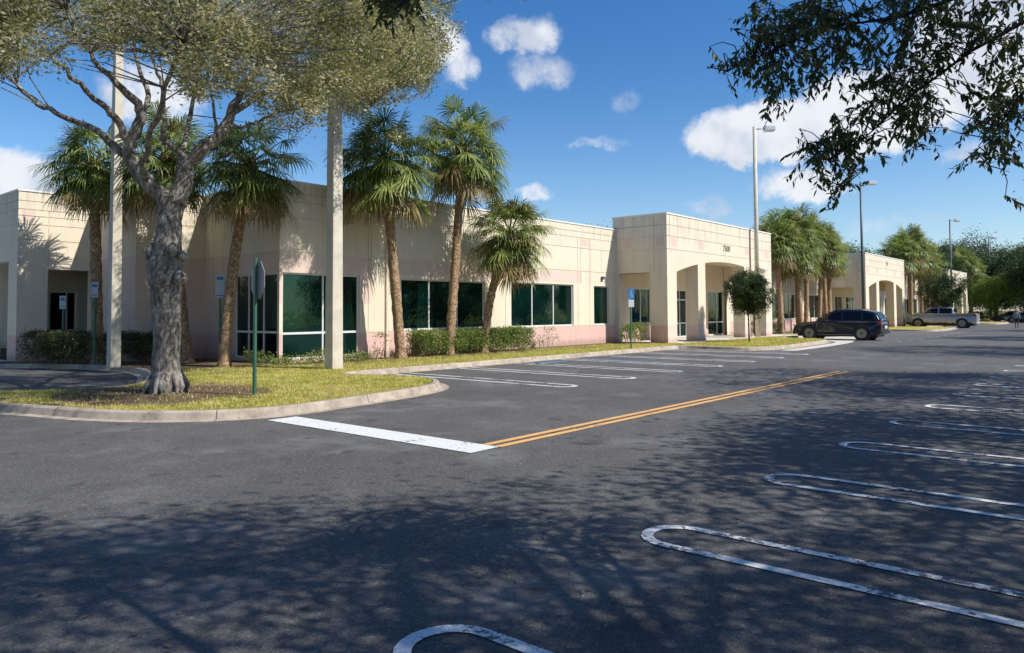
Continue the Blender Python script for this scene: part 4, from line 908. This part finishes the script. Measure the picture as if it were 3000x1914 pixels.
hedge('hedge', [(9.75, 24.6), (10.6, 23.9), (11.3, 23.6)], .8, .92, 'dark hedge between the left light pole and the oak trunk', M_DHEDGE, 73, 3600)
hedge('shrub', [(30.3, 18.75), (31.6, 18.65)], .8, .85, 'small rounded green shrub at the left foot of the first portal', M_HEDGE, 74, 2400, cat='shrub')
hedge('shrub', [(24.6, 19.5), (25.7, 19.45)], .5, .72, 'sparse scraggly shrub against the pink wall base', M_HEDGE, 75, 520, cat='shrub', rag=.3)
hedge('shrub', [(16.1, 19.9), (16.6, 19.7)], .5, .55, 'small thin shrub at the wall left of the hedge', M_HEDGE, 76, 700, cat='shrub', rag=.3)
hedge('groundcover', [(11.5, 20.0), (13.4, 19.3), (15.4, 19.2)], .7, .26, 'low green groundcover plants along the foot of the corner glazing', M_HEDGE, 77, 2800, stems=False, cat='groundcover', rag=.3)
hedge('shrub', [(46, 18.9), (50, 18.9)], .8, .8, 'brownish low shrubs left of the dark suv', M_DHEDGE, 78, 700, .09, cat='shrub', rag=.3)
hedge('hedge', [(80, 18.8), (97, 18.8)], .8, 1.0, 'pale low hedge behind the pickup', M_HEDGE, 79, 420, .12, stems=False)
hedge('hedge', [(114, 17.5), (126, 17.0)], .9, 1.0, 'yellowish low hedge at the far end of the lot', M_HEDGE, 80, 350, .14, stems=False)

# --- grass blades on the lawns nearest the viewer
def grass():
    rng = np.random.default_rng(9)
    poly = inner
    xs = np.array([p[0] for p in lawn_pts]); ys = np.array([p[1] for p in lawn_pts])
    def inpoly(X, Y):
        r = np.zeros(len(X), bool); n = len(xs); j = n-1
        for i in range(n):
            c = ((ys[i] > Y) != (ys[j] > Y)) & (X < (xs[j]-xs[i])*(Y-ys[i])/(ys[j]-ys[i]+1e-12)+xs[i]); r ^= c; j = i
        return r
    P = []
    for x0, x1, y0, y1, n, s in ((3.3, 12.6, 10.8, 20.2, 90000, 1.0), (12, 32, 16.1, 19.2, 22000, 1.3), (30, 43, 12, 17, 14000, 1.6)):
        X = rng.uniform(x0, x1, n); Y = rng.uniform(y0, y1, n); k = inpoly(X, Y)
        d = np.hypot(X-6.6, Y-14.7)+np.sin(X*3)*.25; k &= (d > 2.0) | (rng.random(n) < .12)
        cl = np.sin(X*4.1+np.sin(Y*3))*np.sin(Y*3.7+np.sin(X*2.3)); k &= (cl > -.25) | (rng.random(n) < .3)
        P.append(np.stack([X[k], Y[k], np.full(k.sum(), s)], 1))
    P = np.concatenate(P); n = len(P); a = rng.uniform(0, 6.283, n); h = rng.uniform(.025, .065, n)*P[:, 2]; w_ = .006*P[:, 2]*1.3
    b = np.stack([P[:, 0], P[:, 1], np.full(n, .135)], 1); s = np.stack([np.cos(a)*w_, np.sin(a)*w_, np.zeros(n)], 1); l = rng.normal(0, .02, (n, 3)); l[:, 2] = h
    V = np.stack([b-s, b+s, b+l], 1)
    o = np_quads('grass', V, M_BLADE, None, 3); o['kind'] = 'stuff'; o['label'] = 'short yellow green grass on the kerbed islands'
grass()
# fallen leaves on the lawn and along the kerb
def litter():
    rng = np.random.default_rng(19); C = []
    for _ in range(900):
        x, y = rng.uniform(4.2, 12), rng.uniform(11.2, 18); C.append((x, y, .16))
    C = [c for c in C if math.hypot(c[0]-6.6, c[1]-14.7) < 3.4]
    for _ in range(500):
        i = rng.integers(20, len(PATH)-30); x, y = PATH[i]; C.append((x+rng.normal(0, .3), y-abs(rng.normal(0, .35)), .014))
    for _ in range(700): C.append((rng.uniform(-3, 14), rng.uniform(1.0, 7), .012))
    V = leaves(C, .02, 1, .055, rng, .5, .02); V[:, :, 2] = np.array(C)[:, None, 2]+rng.uniform(0, .008, (len(C), 4))
    o = np_quads('fallen_leaves', V, leafmat("dry_leaves", [(.10, .07, .04), (.22, .15, .08), (.34, .26, .15)], .1)); o['kind'] = 'stuff'; o['label'] = 'dry fallen leaves on grass and asphalt'
litter()

# ------------------------------------------------------------------ vehicles
def vehicle(kind, name, loc, rz, paintm, label, cat, group=None):
    """local +y is the nose"""
    e = empty(name, loc, rz); tag(e, label, cat, group)
    S = {'suv': dict(L=4.85, W=1.94, wf=1.44, wr=-1.42, r=.39, belt=1.10, roof=1.72,
                     body=[(-2.34, .44), (-2.40, .60), (-2.41, .98), (-2.30, 1.10), (-1.9, 1.13), (.80, 1.08), (1.10, 1.07), (1.9, .99), (2.24, .88), (2.38, .72), (2.40, .48), (2.30, .32)],
                     prof=[(-2.34, 1.10), (-2.20, 1.40), (-1.98, 1.60), (-1.4, 1.70), (-.6, 1.735), (-.05, 1.71), (.42, 1.52), (1.12, 1.08)], nf=3, nr=3, win=[(-2.02, -1.46), (-1.36, -.42), (-.32, .72)]),
         'pickup': dict(L=5.8, W=1.98, wf=1.85, wr=-1.75, r=.43, belt=1.30, roof=1.95,
                     body=[(-2.88, .60), (-2.92, .80), (-2.90, 1.26), (-2.84, 1.32), (1.45, 1.32), (1.65, 1.30), (2.62, 1.25), (2.84, 1.17), (2.90, .98), (2.92, .68), (2.84, .50)],
                     prof=[(-1.12, 1.30), (-1.04, 1.84), (-.85, 1.93), (.2, 1.95), (.92, 1.90), (1.64, 1.30)], nf=2, nr=2, win=[(-.95, .08), (.18, 1.32)]),
         'sedan': dict(L=4.6, W=1.82, wf=1.4, wr=-1.35, r=.33, belt=.93, roof=1.45,
                     body=[(-2.28, .38), (-2.30, .62), (-2.25, .90), (-2.1, .97), (.75, .97), (1.0, .95), (2.05, .80), (2.25, .62), (2.30, .40), (2.22, .26)],
                     prof=[(-1.75, .94), (-1.0, 1.34), (-.5, 1.44), (.1, 1.43), (.95, .94)], nf=2, nr=2, win=[(-1.3, -.45), (-.37, .6)])}[kind]
    W, r = S['W'], S['r']; out = list(S['body'])
    def arch(yc, zb=.30):
        R_ = r+.07; a0 = math.asin(max(-1, (zb-r)/R_)); N = 12
        return [(yc+R_*math.cos(a0+(math.pi-2*a0)*k/N), r+R_*math.sin(a0+(math.pi-2*a0)*k/N)) for k in range(N+1)]
    zb = S['body'][-1][1]; out2 = out+arch(S['wf'], zb)+arch(S['wr'], zb)+[(S['body'][0][0]+.05, zb)]
    n = len(out2); V = []
    # four stations across: slight barrel shape of the flanks
    st = [(-W/2+.03, 0), (-W/2+.0, 1), (W/2, 1), (W/2-.03, 0)]
    def half(y, z): # half width tapers to nose, tail and to the sill
        w_ = W/2; w_ -= .16*max(0, (abs(y)-(S['L']/2-.55))/.55)**2; w_ -= .05*max(0, (z-.75)/.3); w_ -= .05*max(0, (.45-z)/.2); return w_
    for s in (-1, 1): V += [(s*half(y, z), y, z) for y, z in out2]
    mb = MB(); mb.add(V, [tuple(range(n))[::-1], tuple(range(n, 2*n))]+[(k, (k+1) % n, n+(k+1) % n, n+k) for k in range(n)])
    mb.build('body', paintm, e, bevel=.05, bseg=3)
    pr = S['prof']; yb1 = pr[-1][0]; yt0, yt1 = pr[2][0], pr[-3][0]; zb_, zt = S['belt']-.03, S['roof']; wb, wt = W/2-.09, W/2-.29
    side_w = lambda z: wb+(wt-wb)*(z-zb_)/(zt-.06-zb_)
    Rz = lambda y: float(np.interp(y, [p[0] for p in pr], [p[1] for p in pr]))
    if kind == 'pickup':   # open bed: dark well between cab and tailgate
        m = MB(); m.box(-W/2+.16, W/2-.16, -2.78, -1.13, 1.315, 1.328); m.build('bed_liner', M_BLACK, e)
        m = MB(); m.box(-W/2+.05, -W/2+.15, -2.85, -1.12, 1.32, 1.35); m.box(W/2-.15, W/2-.05, -2.85, -1.12, 1.32, 1.35); m.build('bed_rail', paintm, e, bevel=.01)
    m = MB(); V = []; K = 9; ys = sorted({p[0] for p in pr}|{(p[0]*.5+q[0]*.5) for p, q in zip(pr[:-1], pr[1:])})
    for y in ys:
        z = max(Rz(y), zb_+.02); e1 = max(z-.07, zb_+.01); x1 = side_w(e1); pin = 1-.10*max(0, (y-yt1)/(yb1-yt1))**2-.06*max(0, (yt0-y)/(yt0-pr[0][0]))**2
        for x, zz in ((-wb, zb_), (-x1, e1), (-x1+.05, z-.018), (-x1*.62, z+.008), (0, z+.022), (x1*.62, z+.008), (x1-.05, z-.018), (x1, e1), (wb, zb_)): V.append((x*pin, y, zz))
    n_ = len(ys); m.add(V, [(i*K+j, i*K+j+1, (i+1)*K+j+1, (i+1)*K+j) for i in range(n_-1) for j in range(K-1)]+[tuple(range(K)), tuple((n_-1)*K+j for j in range(K))[::-1]])
    m.build('cabin', paintm, e, smooth=True)
    pinf = lambda y: 1-.10*max(0, (y-yt1)/(yb1-yt1))**2-.06*max(0, (yt0-y)/(yt0-pr[0][0]))**2
    for s in (-1, 1):
        for i, (a, b) in enumerate(S['win']):
            z0 = zb_+.08; N = 6; bot = []; top = []
            for q in range(N+1):
                y = a+(b-a)*q/N; z1 = max(min(Rz(y)-.11, zt-.13), z0+.02); bot.append((s*(side_w(z0)*pinf(y)+.010), y, z0)); top.append((s*(side_w(z1)*pinf(y)+.010), y, z1))
            g = MB(); g.add(bot+top, [(q, q+1, N+2+q, N+1+q) for q in range(N)]); g.add([(x-s*.014, y, z) for x, y, z in bot+top], [(q, q+1, N+2+q, N+1+q) for q in range(N)]); g.build('side_window', M_CGLASS, e)
    def screen(name, rows, sg):
        g = MB(); V = []
        for y, z in rows: zz = max(z-.05, zb_+.04); V += [(-side_w(zz)*.86*pinf(y), y+sg*.035, z+.022), (side_w(zz)*.86*pinf(y), y+sg*.035, z+.022)]
        g.add(V, [(2*i, 2*i+1, 2*i+3, 2*i+2) for i in range(len(rows)-1)]); g.build(name, M_CGLASS, e)
    lp = lambda p, q, t: (p[0]+(q[0]-p[0])*t, p[1]+(q[1]-p[1])*t)
    fr_ = pr[-S['nf']:]; screen('windscreen', [lp(fr_[0], fr_[1], .12)]+fr_[1:-1]+[lp(fr_[-1], fr_[-2], .10)], 1)
    re_ = pr[:S['nr']]; screen('rear_window', [lp(re_[-1], re_[-2], .15)]+re_[-2:0:-1]+[lp(re_[0], re_[1], .25)], -1)
    for s in (-1, 1):
        for yc in (S['wf'], S['wr']):
            t = MB(); x0, x1 = s*(W/2-.24), s*(W/2-.015)
            t.tube([(x0, 0, 0), (x0+s*.02, 0, 0), (x1-s*.03, 0, 0), (x1, 0, 0)], [r*.94, r, r, r*.93], 28); wh = t.build('wheel', M_TYRE, e, smooth=False); wh.location = (0, yc, r)
            q = MB(); xr = x1+s*.004; q.tube([(x1-s*.10, 0, 0), (xr, 0, 0)], [r*.70, r*.68], 24)
            for k in range(5):
                a = 2*math.pi*k/5; d = Vector((0, math.cos(a), math.sin(a))); pr = Vector((0, -d.z, d.y)); b0 = Vector((xr+s*.012, 0, 0))
                q.add([b0-pr*.04, b0+pr*.04, b0+d*r*.66+pr*.045, b0+d*r*.66-pr*.045]+[v-Vector((s*.02, 0, 0)) for v in (b0-pr*.04, b0+pr*.04, b0+d*r*.66+pr*.045, b0+d*r*.66-pr*.045)], [(0, 1, 2, 3), (0, 4, 5, 1), (1, 5, 6, 2), (2, 6, 7, 3), (3, 7, 4, 0)])
            q.build('rim', M_RIM, wh)
            z = MB(); z.tube([(s*(W/2-.34), yc, r), (s*(W/2-.06), yc, r)], r+.055, 20); z.build('wheel_well', M_BLACK, e)
        m = MB(); m.box(s*(W/2-.02) if s > 0 else -W/2-.20, W/2+.20 if s > 0 else s*(W/2-.02), yb1-.42, yb1-.26, S['belt']+.02, S['belt']+.17); m.build('wing_mirror', paintm, e, bevel=.03)
        L2 = S['L']/2
        m = MB(); zl = S['belt']-.28; m.box(s*W/2-.30 if s > 0 else -W/2+.08, s*W/2-.08 if s > 0 else -W/2+.30, L2-.16, L2-.035, zl-.04, zl+.08); m.build('headlight', M_HEAD, e, bevel=.02)
        m = MB(); m.box(s*W/2-.24 if s > 0 else -W/2+.065, s*W/2-.065 if s > 0 else -W/2+.24, -L2-.01, -L2+.2, S['belt']-.24, S['belt']-.04); m.build('tail_light', M_TAIL, e, bevel=.02)
    m = MB(); m.box(-W/2+.05, W/2-.05, -S['L']/2-.02, -S['L']/2+.25, .38, .55); m.build('rear_bumper', M_BLACK if kind == 'suv' else M_STEEL, e, bevel=.03)
    m = MB(); m.box(-W/2+.12, W/2-.12, S['L']/2-.10, S['L']/2-.01, .32, .60); m.build('front_bumper', M_BLACK, e, bevel=.03)
    m = MB(); m.box(-.26, .26, -S['L']/2-.03, -S['L']/2-.012, .66, .82); m.build('number_plate', M_PLATE, e)
    if kind == 'suv':
        for s in (-1, 1): m = MB(); m.tube([(s*(wt-.08), -1.75, zt-.06), (s*(wt-.08), -1.6, zt+.02), (s*(wt-.08), -.3, zt+.05), (s*(wt-.08), -.1, zt)], .016, 6); m.build('roof_rail', M_RIM, e)
        m = MB(); [m.box(s*(W/2)-.02, s*(W/2)+.004, -.95, .95, .31, .335) for s in (-1, 1)]; m.build('sill_trim', M_RIM, e)
    m = MB(); m.box(-W/2+.25, W/2-.25, -S['L']/2+.25, S['L']/2-.25, .20, .45); m.build('underbody', M_BLACK, e)
    return e
vehicle('suv', 'parked_suv', (44.97, 13.35, .004), 0, M_SUV, 'dark navy suv parked nose to the kerb before the first portal', 'suv')
vehicle('pickup', 'parked_pickup', (79.0, 14.3, .004), 0, M_PICK, 'silver beige crew cab pickup parked beyond the suv', 'pickup truck')
GC = 'cars parked at the far end of the lot'
vehicle('sedan', 'parked_car', (119.5, 13.6, .004), R(4), M_GREYC, 'grey car at the far end of the lot, leftmost of the far cars', 'car', GC)
vehicle('sedan', 'parked_car', (113.6, 11.2, .004), R(0), M_TEAL, 'dark teal car behind the walking person', 'car', GC)
vehicle('suv', 'parked_car', (112.5, 8.8, .004), R(0), M_TEAL, 'dark teal suv cut by the right edge of the view', 'car', GC)
vehicle('suv', 'parked_van', (125, 9.2, .004), R(0), M_WHITEC, 'white van like vehicle at the right edge behind the teal cars', 'car', GC)

# ------------------------------------------------------------------ person walking at the far right
def person(loc, rz):
    e = empty('person', loc, rz); tag(e, 'person in pale grey top and dark trousers at the far right of the lot', 'person')
    J = {'pel': (0, 0, .92, .13), 'waist': (0, .0, 1.05, .12), 'chest': (0, .01, 1.28, .15), 'neck': (0, .02, 1.44, .055), 'head': (0, .03, 1.56, .095), 'top': (0, .03, 1.66, .075)}
    V = [(J[k][:3]) for k in J]; rad = [J[k][3] for k in J]; E = [(0, 1), (1, 2), (2, 3), (3, 4), (4, 5)]
    def chain(start, pts):
        p = start
        for x, y, z, r in pts: V.append((x, y, z)); rad.append(r); E.append((p, len(V)-1)); p = len(V)-1
    for s in (-1, 1):
        chain(0, [(s*.09, .0, .86, .085), (s*.10, s*.07+.02, .48, .058), (s*.10, s*.14-.03, .09, .04), (s*.11, s*.14+.12, .04, .03)])
        chain(2, [(s*.17, 0, 1.38, .055), (s*.23, -s*.03, 1.12, .042), (s*.24, -s*.08+.06, .90, .032), (s*.235, -s*.09+.09, .82, .03)])
    me = bpy.data.meshes.new('body'); me.from_pydata(V, E, []); o = bpy.data.objects.new('body', me); COL.objects.link(o); o.parent = e
    sk = o.modifiers.new('s', 'SKIN'); o.modifiers.new('d', 'SUBSURF').render_levels = 2
    for i, sv in enumerate(me.skin_vertices[0].data): sv.radius = (rad[i], rad[i]*.8); sv.use_root = i == 0
    def b(t, bs):
        sp = t.new('ShaderNodeSeparateXYZ'); t.put(sp.inputs[0], objc(t))
        c = t.ramp(t.math('DIVIDE', sp.outputs[2], 1.8), [(.0, (.03, .03, .03)), (.05, (.05, .02, .025)), (.52, (.35, .35, .38)), (.80, (.35, .2, .14)), (.93, (.03, .02, .015))], 'CONSTANT'); t.put(bs.inputs['Base Color'], c)
    me.materials.append(mat("clothed_figure", b))
person((77.5, 8.35, .004), R(100))
